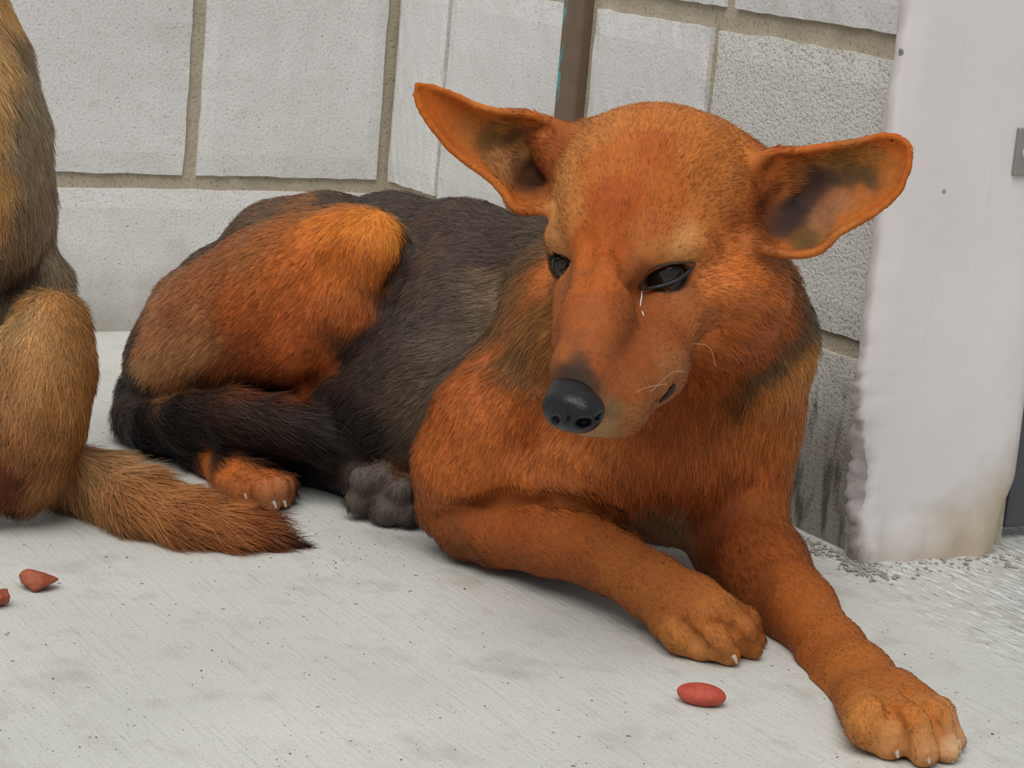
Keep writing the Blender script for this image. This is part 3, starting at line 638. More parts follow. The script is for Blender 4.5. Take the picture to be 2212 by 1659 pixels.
DARK = (104, 86, 77); SAD = (96, 79, 72)
SEEDS_A = [
 # saddle and flank
 (1080, 490, SAD), (1000, 480, SAD), (900, 450, SAD), (800, 438, (86, 74, 68)), (720, 434, (92, 76, 66)), (920, 600, DARK, 12), (1000, 560, SAD), (1080, 560, DARK, 14), (900, 720, (106, 90, 80), 13), (960, 660, DARK), (1010, 640, (128, 110, 94), 15), (1060, 620, (122, 102, 82), 16),
 (860, 820, (108, 90, 78), 14), (940, 800, (116, 98, 86), 15), (960, 740, (132, 114, 98), 16), (900, 900, (98, 82, 68), 15), (850, 690, (84, 70, 62)), (1120, 520, (96, 82, 70), 15),
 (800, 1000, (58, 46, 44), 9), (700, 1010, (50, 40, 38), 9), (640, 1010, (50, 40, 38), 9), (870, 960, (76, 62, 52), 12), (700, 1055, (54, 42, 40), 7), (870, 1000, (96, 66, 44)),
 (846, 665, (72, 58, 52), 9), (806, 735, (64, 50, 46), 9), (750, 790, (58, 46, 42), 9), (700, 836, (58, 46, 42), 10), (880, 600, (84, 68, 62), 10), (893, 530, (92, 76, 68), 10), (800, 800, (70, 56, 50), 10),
 # rump band and hip
 (585, 448, (104, 82, 66)), (520, 490, (96, 76, 62)), (450, 548, (92, 74, 62)), (290, 750, (74, 52, 42)), (262, 815, (54, 42, 38), 14), (640, 440, (120, 86, 62)), (680, 455, (134, 92, 60)),
 (405, 590, (84, 66, 56), 11, 1.835), (366, 645, (80, 60, 50), 11, 1.83), (326, 700, (74, 54, 46), 11, 1.82), (288, 758, (70, 50, 42), 12, 1.81), (480, 520, (92, 74, 62), 11, 1.84), (545, 468, (96, 78, 66), 11, 1.82),
 # thigh
 (620, 470, (150, 96, 58)), (700, 480, (182, 112, 56)), (790, 475, (204, 130, 58)), (840, 510, (206, 138, 66)), (560, 510, (146, 94, 58)), (500, 560, (142, 92, 58)), (450, 620, (146, 92, 60)), (620, 580, (168, 98, 52)), (740, 570, (184, 108, 52)), (820, 580, (186, 114, 56)),
 (400, 690, (172, 120, 84), 15), (355, 740, (196, 146, 106), 18), (315, 795, (206, 158, 114), 17), (420, 765, (192, 142, 102), 18), (520, 680, (160, 92, 52)), (640, 690, (174, 100, 58)), (760, 680, (170, 100, 56)), (560, 780, (142, 78, 44)), (680, 780, (158, 88, 48)), (640, 826, (132, 72, 40)), (430, 600, (144, 94, 62)), (475, 565, (138, 92, 62)), (378, 665, (156, 104, 72), 13), (345, 722, (182, 130, 94), 15), (310, 772, (190, 138, 100), 15), (530, 520, (138, 92, 62)), (268, 838, (52, 40, 36), 14), (266, 805, (70, 50, 42), 14), (330, 960, (42, 34, 33), 24), (400, 968, (44, 35, 34), 24), (470, 962, (46, 36, 35), 24), (300, 845, (60, 44, 38), 14), (480, 810, (150, 88, 56), 12),
 # tail
 (300, 880, (44, 35, 34), 24), (280, 930, (40, 32, 32), 24), (360, 900, (46, 36, 35), 26), (440, 860, (58, 42, 36), 24), (440, 940, (46, 36, 35), 28), (540, 880, (62, 46, 40), 26), (540, 950, (52, 40, 37), 28), (640, 890, (60, 46, 42), 26), (650, 970, (44, 36, 35), 26), (740, 920, (50, 42, 42), 26), (820, 940, (50, 42, 42), 24), (350, 980, (40, 32, 32), 24), (500, 830, (70, 48, 38), 20),
 # hind foot, pads
 (440, 1000, (170, 100, 50), 7), (500, 1010, (182, 108, 54), 7), (560, 1030, (176, 104, 56), 7), (610, 1060, (168, 108, 74), 5), (520, 1070, (150, 90, 50), 6), (590, 1080, (170, 116, 84), 4), (450, 846, (74, 52, 42), 20), (600, 850, (66, 48, 40), 18),
 (840, 1100, (100, 90, 84), 9), (785, 1035, (104, 94, 86), 9), (770, 1080, (98, 88, 80), 9), (865, 1060, (106, 94, 86), 9), (820, 1030, (102, 90, 82), 9), (880, 1110, (92, 82, 76), 9), (810, 1065, (84, 72, 66), 9), (750, 1040, (82, 66, 58), 9),
 # shoulder
 (1060, 760, (178, 108, 66), 12), (1020, 830, (176, 104, 58), 12), (960, 920, (170, 98, 52), 11), (930, 990, (174, 102, 54), 10), (1040, 920, (182, 108, 58), 11), (1000, 1020, (184, 110, 58), 10), (1100, 880, (178, 106, 58), 12), (1100, 1020, (188, 114, 62), 10), (1160, 920, (172, 100, 54), 13), (1200, 1020, (180, 110, 62), 13), (920, 1080, (172, 102, 56), 9), (1090, 700, (146, 104, 72), 16),
 (1095, 650, (112, 92, 72), 18), (1130, 620, (150, 112, 76), 18), (1110, 760, (122, 92, 62), 18), (1130, 820, (128, 90, 58), 18), (1160, 700, (158, 114, 70), 20), (1180, 760, (160, 112, 66), 20), (1180, 830, (150, 100, 58), 20), (1160, 600, (168, 108, 66), 16), (1150, 560, (120, 94, 70), 16),
 # forelegs
 (940, 1130, (164, 96, 50), 8), (1020, 1130, (172, 98, 52), 5.2), (1120, 1120, (176, 98, 50), 5.2), (1100, 1200, (166, 96, 52), 5.2), (1250, 1140, (184, 108, 54), 5.2), (1240, 1220, (172, 100, 54), 5.2), (1350, 1220, (184, 112, 60), 5.2), (1400, 1300, (186, 116, 62), 5.2), (1480, 1280, (188, 116, 62), 5.2), (1440, 1370, (198, 134, 76), 5.2), (1530, 1330, (192, 122, 66), 5.2), (1560, 1400, (196, 132, 78), 4.2), (1610, 1370, (186, 120, 66), 4.2), (1500, 1395, (200, 138, 84), 4.2), (1000, 1180, (150, 92, 54), 9),
 (1600, 1180, (166, 92, 46), 8), (1660, 1180, (176, 100, 48), 8), (1700, 1260, (184, 106, 48), 5.2), (1640, 1280, (160, 90, 46), 5.2), (1760, 1340, (190, 114, 56), 5.2), (1740, 1390, (182, 108, 54), 5.2), (1830, 1430, (194, 120, 60), 5.2), (1800, 1480, (184, 116, 60), 5.2), (1900, 1480, (190, 118, 58), 5.2), (1960, 1520, (196, 124, 62), 5.2), (1880, 1560, (202, 138, 78), 5.2), (1970, 1580, (194, 122, 64), 4.2), (2020, 1560, (202, 132, 70), 4.2), (1930, 1610, (206, 150, 100), 3.8), (2000, 1632, (204, 150, 104), 3.8), (2066, 1606, (216, 176, 138), 3.8), (2040, 1590, (198, 134, 78), 4), (1975, 1610, (198, 138, 84), 4), (1540, 1150, (140, 74, 38), 9),
 # chest
 (1300, 960, (180, 112, 62), 16), (1400, 960, (172, 100, 52), 17), (1330, 1040, (168, 96, 50), 14), (1440, 1040, (164, 92, 48), 14), (1540, 980, (168, 98, 52), 16), (1520, 1080, (160, 88, 46), 12), (1450, 1130, (176, 132, 100), 12), (1640, 1020, (178, 104, 54), 13), (1660, 1100, (180, 106, 54), 9), (1250, 980, (184, 114, 64), 15), (1480, 880, (160, 90, 46), 17), (1560, 880, (164, 94, 48), 18),
 # neck right side: dark collar streak, amber ruff
 (1750, 690, (96, 82, 64), 18), (1722, 714, (100, 82, 60), 18), (1666, 772, (104, 80, 54), 18), (1616, 832, (108, 78, 50), 18), (1570, 880, (124, 84, 50), 17), (1690, 740, (112, 88, 60), 20), (1640, 800, (108, 80, 52), 20), (1590, 860, (120, 82, 48), 20), (1738, 742, (196, 142, 82), 20), (1712, 762, (206, 150, 88), 20), (1680, 812, (206, 146, 84), 20), (1640, 862, (196, 132, 74), 20), (1612, 902, (186, 118, 64), 18), (1700, 690, (188, 110, 58), 18), (1662, 735, (180, 104, 54), 18), (1622, 778, (172, 98, 50), 18), (1572, 826, (168, 96, 50), 17), (1720, 780, (206, 146, 84), 20), (1690, 850, (204, 140, 80), 20), (1650, 920, (192, 124, 68), 18), (1700, 930, (190, 120, 64), 15), (1600, 780, (166, 92, 48), 18), (1640, 700, (186, 106, 56), 18), (1690, 640, (196, 116, 60), 20), (1550, 800, (164, 92, 48), 16), (1740, 860, (180, 120, 66), 15),
 # head
 (1400, 245, (204, 132, 72), 8), (1300, 260, (206, 138, 80), 8), (1500, 260, (206, 134, 72), 8), (1580, 300, (206, 132, 66), 8), (1250, 310, (210, 146, 90), 8), (1220, 400, (214, 152, 96), 7), (1300, 350, (196, 118, 60), 7), (1400, 340, (186, 104, 48), 7), (1500, 350, (200, 126, 66), 8), (1580, 400, (204, 132, 74), 8), (1340, 440, (176, 92, 40), 6), (1340, 520, (178, 94, 42), 6), (1440, 430, (192, 112, 54), 7), (1520, 470, (202, 128, 72), 7), (1430, 490, (186, 110, 60), 6), (1200, 488, (212, 152, 100), 5), (1225, 470, (204, 138, 82), 6), (1250, 520, (186, 104, 46), 5), (1485, 522, (214, 156, 104), 5), (1440, 522, (196, 130, 78), 5), (1520, 525, (204, 140, 88), 6), (1540, 530, (196, 120, 66), 7), (1600, 480, (184, 110, 60), 8),
 (1390, 570, (140, 82, 44), 4), (1300, 600, (186, 104, 52), 5), (1290, 680, (190, 110, 62), 4), (1270, 740, (186, 110, 64), 4), (1360, 680, (182, 104, 56), 5), (1400, 650, (186, 108, 62), 5), (1470, 640, (198, 124, 76), 6), (1560, 640, (204, 128, 76), 9), (1620, 620, (208, 128, 70), 12), (1660, 600, (210, 130, 70), 14), (1600, 690, (200, 122, 68), 12), (1440, 720, (184, 108, 62), 5), (1350, 760, (178, 102, 56), 4), (1380, 820, (184, 110, 64), 4), (1330, 850, (182, 108, 62), 4), (1300, 800, (180, 104, 58), 4), (1350, 910, (196, 134, 86), 5), (1400, 880, (196, 128, 78), 5), (1290, 938, (200, 160, 120), 4), (1510, 720, (190, 120, 74), 8), (1215, 760, (190, 116, 68), 4), (1205, 650, (192, 118, 70), 5), (1240, 800, (84, 62, 50), 3), (1236, 772, (120, 80, 56), 3.5), (1250, 822, (66, 52, 46), 3), (1222, 815, (74, 56, 48), 3), (1268, 820, (96, 68, 54), 3), (1250, 745, (160, 98, 60), 4), (1460, 800, (196, 130, 88), 5), (1312, 905, (150, 118, 84), 3),
 (1220, 625, (176, 108, 62), 4), (1180, 590, (188, 114, 64), 6),
 # ears, inside and rims
 (905, 200, (196, 108, 44), 2.6), (960, 215, (192, 108, 48), 2.6), (1050, 245, (206, 130, 60), 3.2), (1150, 262, (200, 122, 62), 7), (970, 300, (188, 106, 46), 2.6), (1020, 345, (194, 114, 56), 3.2), (1090, 410, (198, 120, 58), 3.6), (1130, 440, (188, 112, 54), 7), (1010, 270, (180, 116, 62), 3.6), (1070, 285, (186, 136, 82), 10), (1100, 315, (92, 66, 40), 3.2), (1060, 310, (110, 80, 46), 3.2), (1130, 330, (150, 104, 62), 10), (1090, 360, (182, 132, 92), 8), (1150, 380, (84, 54, 36), 3.2), (1160, 400, (72, 44, 28), 3.2), (1160, 300, (168, 96, 50), 8), (1180, 330, (150, 84, 42), 8), (1130, 370, (130, 92, 64), 7),
 (1960, 320, (198, 110, 48), 2.6), (1900, 300, (196, 108, 46), 3.2), (1780, 325, (198, 112, 50), 3.6), (1690, 340, (196, 112, 52), 8), (1950, 400, (192, 108, 46), 2.6), (1890, 455, (190, 112, 52), 2.6), (1830, 485, (190, 118, 60), 3.2), (1750, 540, (190, 116, 58), 3.6), (1700, 530, (182, 108, 56), 3.6), (1860, 345, (176, 124, 70), 7), (1790, 345, (178, 124, 72), 9), (1820, 365, (150, 116, 72), 8), (1765, 398, (58, 44, 46), 3.2), (1800, 400, (86, 68, 58), 3.2), (1880, 388, (92, 76, 52), 3.2), (1840, 395, (104, 80, 56), 3.2), (1715, 465, (60, 46, 46), 3.2), (1740, 440, (84, 62, 56), 3.2), (1815, 445, (172, 120, 88), 2.6), (1865, 425, (182, 116, 66), 2.6), (1775, 485, (160, 114, 84), 2.6), (1740, 400, (64, 48, 46), 3.6), (1690, 480, (66, 46, 40), 3.6), (1920, 420, (186, 110, 52), 2.6), (1710, 390, (190, 126, 74), 12), (1680, 420, (176, 110, 62), 10), (1650, 380, (170, 96, 48), 8), (1650, 460, (126, 72, 44), 8), (1670, 520, (130, 76, 44), 7), (1910, 370, (182, 116, 60), 2.6), (1735, 505, (110, 84, 50), 3.2),
 # far side, unseen from here
 (1300, 430, (190, 110, 55), 8, 1.46), (1450, 400, (196, 118, 58), 9, 1.46), (1000, 600, SAD, 13, 1.74), (700, 600, SAD, 13, 1.87), (850, 800, (86, 66, 54), 12, 1.78), (1250, 620, SAD, 16, 1.66), (1500, 700, (120, 90, 64), 18, 1.56), (1500, 1000, (150, 86, 46), 12, 1.62), (500, 850, (120, 76, 48), 12, 1.86), (1150, 300, (190, 110, 50), 7, 1.43), (1800, 400, (190, 110, 50), 7, 1.41), (980, 260, (190, 108, 48), 6, 1.41),
]
def coat_light_gain(x, y, d, sat):                   # coat gain by region: foreleg shade and thigh light painted in, muzzle darker
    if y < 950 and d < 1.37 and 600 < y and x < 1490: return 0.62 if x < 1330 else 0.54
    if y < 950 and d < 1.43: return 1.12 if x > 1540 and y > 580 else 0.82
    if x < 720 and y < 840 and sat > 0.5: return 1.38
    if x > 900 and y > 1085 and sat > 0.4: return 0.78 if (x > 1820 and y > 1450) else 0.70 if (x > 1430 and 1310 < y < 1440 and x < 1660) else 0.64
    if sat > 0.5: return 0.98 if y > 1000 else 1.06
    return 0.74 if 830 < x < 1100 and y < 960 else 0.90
CA, LA = paint(VA, SEEDS_A, bvhA, coat_light_gain)
for c, r in EYES:                               # bare dark skin of the lids round each eyeball
    k = np.clip((np.linalg.norm(VA-c[None], axis=1)-r-0.0016)/0.0012, 0, 1)[:, None]; CA = CA*k+np.array([[0.016, 0.012, 0.011]])*(1-k)
rootA = empty('dog', tuple(PZ(1300, 1230, 0.0)))
tag(rootA, 'red-brown dog with a black saddle lying by the wall, ears spread', 'dog')
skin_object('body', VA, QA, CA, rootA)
def near_mask(V, items):
    m = np.ones(len(V))
    for p, r in items: m *= np.clip((np.linalg.norm(V-p[None], axis=1)-r)/0.004, 0, 1)
    return m
NOSE_C = P(1238, 882, 1.252)
dens = near_mask(VA, [(NOSE_C, 0.0135)]+[(c-CF*r, r*0.62) for c, r in EYES])
dens *= np.where(((VA-CAM[None])@CF) < 1.44, 1.7, 1.0)
dens *= np.where(VA[:, 2] < 0.004, 0.05, 1.0)
FUR = globals().get('FUR', 1.0)
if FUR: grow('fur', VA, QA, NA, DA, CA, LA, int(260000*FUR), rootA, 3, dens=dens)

# nose leather
def build_nose():
    f = Field(NOSE_C-0.03, NOSE_C+0.03, 0.0008)
    def e(x, y, d, rx, ry, rd, ang=0, k=0.004, op='add'):
        a = math.radians(ang); e1 = CR*math.cos(a)-CU*math.sin(a); e2 = -(CR*math.sin(a)+CU*math.cos(a))
        f.ell(P(x, y, d), (e1, e2, CF), [px2m(rx, d), px2m(ry, d), rd], k, op)
    e(1240, 876, 1.2535, 62, 44, 0.0165, 12); e(1262, 890, 1.2525, 42, 40, 0.016, 0); e(1206, 880, 1.2560, 34, 40, 0.014, 0); e(1238, 906, 1.2535, 46, 28, 0.0135, 8)
    e(1232, 838, 1.2590, 40, 20, 0.010, 8, 0.006)
    e(1262, 914, 1.2385, 19, 11, 0.008, -8, 0.002, 'sub'); e(1200, 908, 1.2420, 9, 10, 0.007, 20, 0.002, 'sub')
    e(1228, 912, 1.2375, 2.5, 26, 0.004, 4, 0.0015, 'sub'); e(1294, 900, 1.2420, 14, 4, 0.005, -40, 0.0015, 'sub')
    V, Q = f.mesh(); return relax(V, Q, 3), Q
m = NT('nose_leather'); v = m.coords(); vo = m.n('TexVoronoi', Vector=v, Scale=900.0).outputs['Distance']
m.b.inputs['Base Color'].default_value = (0.008, 0.009, 0.012, 1); m.b.inputs['Roughness'].default_value = 0.34
m.set(m.b.inputs['Normal'], m.bump(vo, 0.35, 0.0005)); m.b.inputs['Specular IOR Level'].default_value = 0.35; M_NOSE = m.mat
Vn, Qn = build_nose(); o = mesh_obj('nose', Vn, Qn, M_NOSE, rootA); o['label'] = 'black moist nose'

# eyes: ball, dark lid margin, tear streak
def uvball(c, r, nu=32, nv=20):
    vs, fs = [], []
    for i in range(nv+1):
        th = math.pi*i/nv
        for j in range(nu):
            ph = 2*math.pi*j/nu; vs.append(c+r*np.array([math.sin(th)*math.cos(ph), math.sin(th)*math.sin(ph), math.cos(th)]))
    for i in range(nv):
        for j in range(nu): fs.append((i*nu+j, i*nu+(j+1) % nu, (i+1)*nu+(j+1) % nu, (i+1)*nu+j))
    return vs, fs
def tube(pts, rads, n=8):
    pts = [np.asarray(p, float) for p in pts]; vs, fs = [], []
    up = np.array([0.13, 0.2, 0.97])
    for i, p in enumerate(pts):
        t = pts[min(i+1, len(pts)-1)]-pts[max(i-1, 0)]; t = t/(np.linalg.norm(t)+1e-12)
        a = np.cross(t, up); a /= np.linalg.norm(a)+1e-12; b = np.cross(t, a)
        for k in range(n):
            q = 2*math.pi*k/n; vs.append(p+rads[i]*(a*math.cos(q)+b*math.sin(q)))
    m_ = len(pts)
    for i in range(m_-1):
        for k in range(n): fs.append((i*n+k, i*n+(k+1) % n, (i+1)*n+(k+1) % n, (i+1)*n+k))
    fs.append(tuple(range(n))[::-1]); fs.append(tuple(range((m_-1)*n, m_*n)))
    return vs, fs
def smooth_path(pl, n, closed=False):
    pl = [np.asarray(p, float) for p in pl]; out = []; m_ = len(pl)
    segs = m_ if closed else m_-1
    for i in range(segs):
        p0, p1, p2, p3 = [pl[(i+o) % m_] if closed else pl[min(max(i+o, 0), m_-1)] for o in (-1, 0, 1, 2)]
        for t in np.linspace(0, 1, n, endpoint=False):
            out.append(0.5*((2*p1)+(-p0+p2)*t+(2*p0-5*p1+4*p2-p3)*t*t+(-p0+3*p1-3*p2+p3)*t**3))
    out.append(pl[0] if closed else pl[-1]); return out
def on_skin(x, y, off=0.0, bvh=None):
    v = CF + CR*((x-W/2)/FPX) - CU*((y-H/2)/FPX); v = v/np.linalg.norm(v)
    h = (bvh or bvhA).ray_cast(Vector(CAM), Vector(v))
    return np.array(h[0])-v*off if h[0] is not None else None
M_EYE = plain('eye_dark', (0.018, 0.010, 0.007), 0.12, 0.45); M_LID = plain('lid_skin', (0.014, 0.012, 0.013), 0.4, 0.4)
M_IRIS = plain('iris_brown', (0.06, 0.028, 0.014), 0.14, 0.45)
for (c, r), pl in zip(EYES, LIDS):
    e = mesh_obj('eye', *uvball(c, r), M_EYE, rootA); e['label'] = 'dark brown eye looking down'
    look = P(1330, 1200, 1.25)-c; look /= np.linalg.norm(look)
    vs, fs = [], []
    a = np.cross(look, CR); a /= np.linalg.norm(a); b = np.cross(look, a)
    rings = [(0.0, 1)]+[(t, 20) for t in np.linspace(0.08, 0.58, 7)]
    for th, nn in rings:
        for k in range(nn):
            q = 2*math.pi*k/max(nn, 1); vs.append(c+(r+0.0003)*(look*math.cos(th)+math.sin(th)*(a*math.cos(q)+b*math.sin(q))))
    for k in range(20): fs.append((0, 1+k, 1+(k+1) % 20))
    for i in range(6):
        for k in range(20): fs.append((1+i*20+k, 1+i*20+(k+1) % 20, 21+i*20+(k+1) % 20, 21+i*20+k))
    mesh_obj('iris', vs, fs, M_IRIS, e)
    pth = smooth_path(pl, 6, True)
    wd = [0.0005+0.0010*math.sin(math.pi*min(1, max(0, (i/len(pth)-0.5)/0.5)))*(len(pl) == 8) for i in range(len(pth))]
    o = mesh_obj('eyelid', *tube(pth, wd, 8), M_LID, rootA); o['label'] = 'black eyelid rim'

# dark lip at the mouth corner, whiskers, claws, tear
q = [P(x, y, depth_of(on_skin(x, y))-0.0002) for x, y in ((1458, 830), (1450, 842), (1438, 856), (1424, 870))]
o = mesh_obj('lip', *tube(smooth_path(q, 5), [0.0006, 0.0010, 0.0014, 0.0017, 0.0019, 0.0020, 0.0020, 0.0019, 0.0018, 0.0017, 0.0015, 0.0012, 0.0010, 0.0008, 0.0006, 0.0004], 8), plain('lip_skin', (0.035, 0.014, 0.013), 0.45), rootA); o['label'] = 'dark lip at the mouth corner'
M_WHISK = plain('whisker', (0.55, 0.38, 0.25), 0.4); M_CLAW = plain('claw_horn', (0.42, 0.34, 0.28), 0.4); M_TEAR = plain('tear', (0.85, 0.85, 0.86), 0.05, 0.8)
for pl in ([(1372, 848, 0.0), (1400, 836, 0.006), (1442, 829, 0.012)], [(1402, 850, 0.0), (1450, 806, 0.018), (1478, 803, 0.024)], [(1498, 742, 0.0), (1532, 750, 0.012), (1546, 792, 0.020)], [(1180, 640, 0.0), (1186, 618, 0.003), (1192, 612, 0.005)]):
    q = []
    d0 = None
    for x, y, off in pl:
        p = on_skin(x, y); d0 = depth_of(p) if d0 is None else d0; q.append(P(x, y, d0-off*0.6-0.001))
    pth = smooth_path(q, 6); mesh_obj('whisker', *tube(pth, np.linspace(0.00017, 0.00007, len(pth)), 5), M_WHISK, rootA)
def claw(base, tip, rad, parent, bvh):
    a = next((q for q in (on_skin(base[0]-(tip[0]-base[0])*k*0.3, base[1]-(tip[1]-base[1])*k*0.3, bvh=bvh) for k in range(7)) if q is not None), None)
    if a is None: return
    da = depth_of(a); a = P(*base, da+0.003); b = P(*tip, da+0.001)
    if b[2] < 0.001: b[2] = 0.001
    mid = (a+b)/2+np.array([0, 0, 0.0015]); pth = smooth_path([a, mid, b], 5)
    mesh_obj('claw', *tube(pth, np.linspace(rad, rad*0.25, len(pth)), 8), M_CLAW, parent)
for base, tip, r in (((1518, 1408), (1540, 1422), 0.0026), ((1578, 1416), (1592, 1434), 0.0024), ((2048, 1622), (2056, 1648), 0.0028), ((2066, 1604), (2074, 1634), 0.0024), ((1998, 1632), (2008, 1650), 0.0026), ((1932, 1622), (1940, 1638), 0.0026), ((524, 1066), (533, 1078), 0.0026), ((586, 1082), (597, 1098), 0.0022), ((610, 1080), (618, 1096), 0.0022), ((1770, 1494), (1776, 1510), 0.0022)):
    claw(base, tip, r, rootA, bvhA)
for pl in (((1386, 628), (1386, 640), (1384, 652), (1383, 662)), ((1386, 672), (1389, 678), (1390, 682))):
    q = smooth_path([P(x, y, depth_of(on_skin(x, y))-0.0010) for x, y in pl], 4)
    o = mesh_obj('tear', *tube(q, 0.00022+0.00022*np.sin(np.linspace(0, math.pi, len(q))), 6), M_TEAR, rootA); o['label'] = 'wet tear streak'

# ------------------------------------------------------------------ the second dog, sitting with its back to the corner, mostly out of the picture
def zd(x, y, z): return depth_of(PZ(x, y, z))
def build_dog2():
    A = Animal((0.18, -0.86, -0.006), (0.86, -0.36, 0.52), 0.0032)
    def tz(x, y, r, z=None):
        d = 1.5
        for _ in range(4): d = zd(x, y, px2m(r, d)*0.96 if z is None else z)
        return (x, y, d, r)
    # pelvis, spine, rib cage, neck, head
    A.chain([(60, 840, 1.555, 95), (35, 700, 1.575, 104), (5, 560, 1.575, 96), (-10, 420, 1.570, 104), (-32, 280, 1.560, 110), (-76, 130, 1.550, 114), (-128, 0, 1.535, 110), (-150, -120, 1.520, 100), (-200, -230, 1.505, 88)], 0.02, flow=-1)
    A.ellab((-20, 560, 1.545), (-150, -20, 1.500), 150, 0.062, 0.02, flow=-1)
    A.chain([(-60, 500, 1.53, 120), (-130, 250, 1.505, 130), (-190, 40, 1.49, 120)], 0.02, flow=-1)
    A.ell(-270, -300, 1.490, 115, 100, 0.045, ang=15, k=0.02); A.chain([(-320, -280, 1.480, 75), (-450, -230, 1.455, 45)], 0.015)
    for ex, ed in ((-235, 1.47), (-215, 1.53)): A.chain([(ex, -370, ed, 42), (ex+12, -450, ed+0.01, 30), (ex+14, -520, ed+0.012, 10)], 0.008)
    A.ball(96, 608, 1.575, 54, 0.012)
    # haunch and lower hind leg
    A.ellab((126, 650, 1.530), (30, 1040, 1.480), 110, 0.042, 0.008, flow=1)
    A.chain([(110, 700, 1.520, 68), (112, 800, 1.505, 80), (92, 900, 1.495, 80), (70, 990, 1.500, 70), (55, 1030, 1.505, 52)], 0.010, flow=1)
    A.chain([(-20, 800, 1.485, 90), (-80, 920, 1.470, 70), (-30, 1010, 1.480, 50), (40, 1040, 1.500, 45)], 0.012, flow=1)
    A.chain([(40, 1050, 1.500, 38), (-60, 1085, 1.480, 34), tz(-150, 1120, 32)], 0.008, flow=1)
    # front legs
    for dx, dd in ((0, 0.0), (-50, 0.06)):
        A.chain([(-190+dx, 200, 1.475+dd, 80), (-215+dx, 480, 1.46+dd, 55), (-235+dx, 800, 1.445+dd, 36), tz(-250+dx, 1060+int(-dd*900), 34, 0.03), tz(-290+dx, 1100+int(-dd*900), 36)], 0.012, flow=1)
    # tail laid along the floor
    A.chain([(95, 985, 1.525, 55), tz(150, 1030, 52, 0.022), tz(215, 1052, 64), tz(300, 1088, 62), tz(390, 1120, 54), tz(480, 1140, 44), tz(550, 1152, 32), tz(600, 1164, 18)], 0.010, flow=1)
    return A
dogB = build_dog2(); VB, QB, NB, DB = dogB.body(); del dogB.f.F
# ears of the second dog stay part of the same skin
bvhB = BVHTree.FromPolygons([tuple(v) for v in VB.tolist()], QB.tolist())
GRY = (166, 149, 125)
SEEDS_B = [(60, 120, (156, 139, 115), 18), (80, 220, GRY, 18), (95, 320, GRY, 18), (95, 430, (168, 149, 125), 18), (70, 500, (160, 141, 117), 18), (60, 380, (166, 147, 121), 18), (50, 250, (166, 147, 119), 18), (20, 560, (154, 136, 112), 17), (60, 580, (104, 90, 76), 15), (130, 570, (140, 124, 102), 14), (155, 620, (152, 132, 106), 14), (20, 620, (116, 98, 80), 15), (0, 100, (216, 172, 122), 17), (0, 250, (218, 176, 124), 17), (2, 400, (214, 170, 116), 17), (-4, 480, (196, 152, 104), 16), (42, 160, (168, 148, 120), 18), (40, 250, (168, 148, 120), 18), (46, 330, (170, 148, 120), 18), (42, 420, (150, 128, 102), 17), (34, 500, (146, 124, 98), 17), (30, 90, (130, 110, 84), 18), (5, 20, (214, 168, 112), 16),
 (60, 650, (206, 160, 108), 14), (140, 660, (196, 146, 92), 13), (20, 700, (206, 168, 120), 15), (100, 740, (206, 158, 104), 13), (170, 740, (194, 142, 88), 12), (60, 820, (200, 152, 100), 14), (150, 830, (192, 140, 86), 13), (190, 800, (192, 138, 84), 11), (20, 860, (188, 140, 94), 14), (100, 920, (186, 134, 84), 14), (150, 930, (188, 134, 84), 13), (40, 980, (170, 116, 74), 14), (110, 1000, (186, 132, 86), 18), (20, 1040, (120, 66, 44), 10),
 (180, 1010, (206, 160, 112), 26), (240, 1020, (206, 156, 108), 28), (220, 1090, (192, 138, 92), 26), (320, 1070, (196, 136, 86), 28), (340, 1130, (188, 126, 80), 26), (420, 1100, (190, 126, 76), 26), (440, 1150, (180, 114, 68), 26), (510, 1130, (176, 108, 62), 26), (540, 1160, (140, 82, 52), 26), (590, 1150, (98, 62, 46), 28), (600, 1165, (84, 56, 44), 30),
 (-100, 100, (214, 168, 112), 16, 1.46), (-100, 400, (206, 160, 108), 16, 1.47), (-200, -200, (150, 112, 80), 16, 1.45), (-300, -300, (190, 130, 76), 9, 1.44), (-450, -230, (120, 86, 62), 5, 1.42), (0, 300, GRY, 16, 1.64), (-100, -50, GRY, 16, 1.62), (-230, 700, (204, 160, 110), 8, 1.44), (-80, 900, (196, 148, 98), 10, 1.44)]
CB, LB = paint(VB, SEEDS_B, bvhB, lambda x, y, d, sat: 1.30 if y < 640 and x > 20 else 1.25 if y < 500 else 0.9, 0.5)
rootB = empty('dog', tuple(PZ(60, 1080, 0.0)))
tag(rootB, 'tan and grey dog sitting at the left picture edge, bushy tail on the floor', 'dog')
skin_object('body', VB, QB, CB, rootB)
if FUR: grow('fur', VB, QB, NB, DB, CB, LB*1.15, int(110000*FUR), rootB, 5, dens=np.where(VB[:, 2] < 0.003, 0.05, 1.0)*np.where(((VB-CAM)@CR) < -0.36, 0.25, 1.0), jitter=0.22)

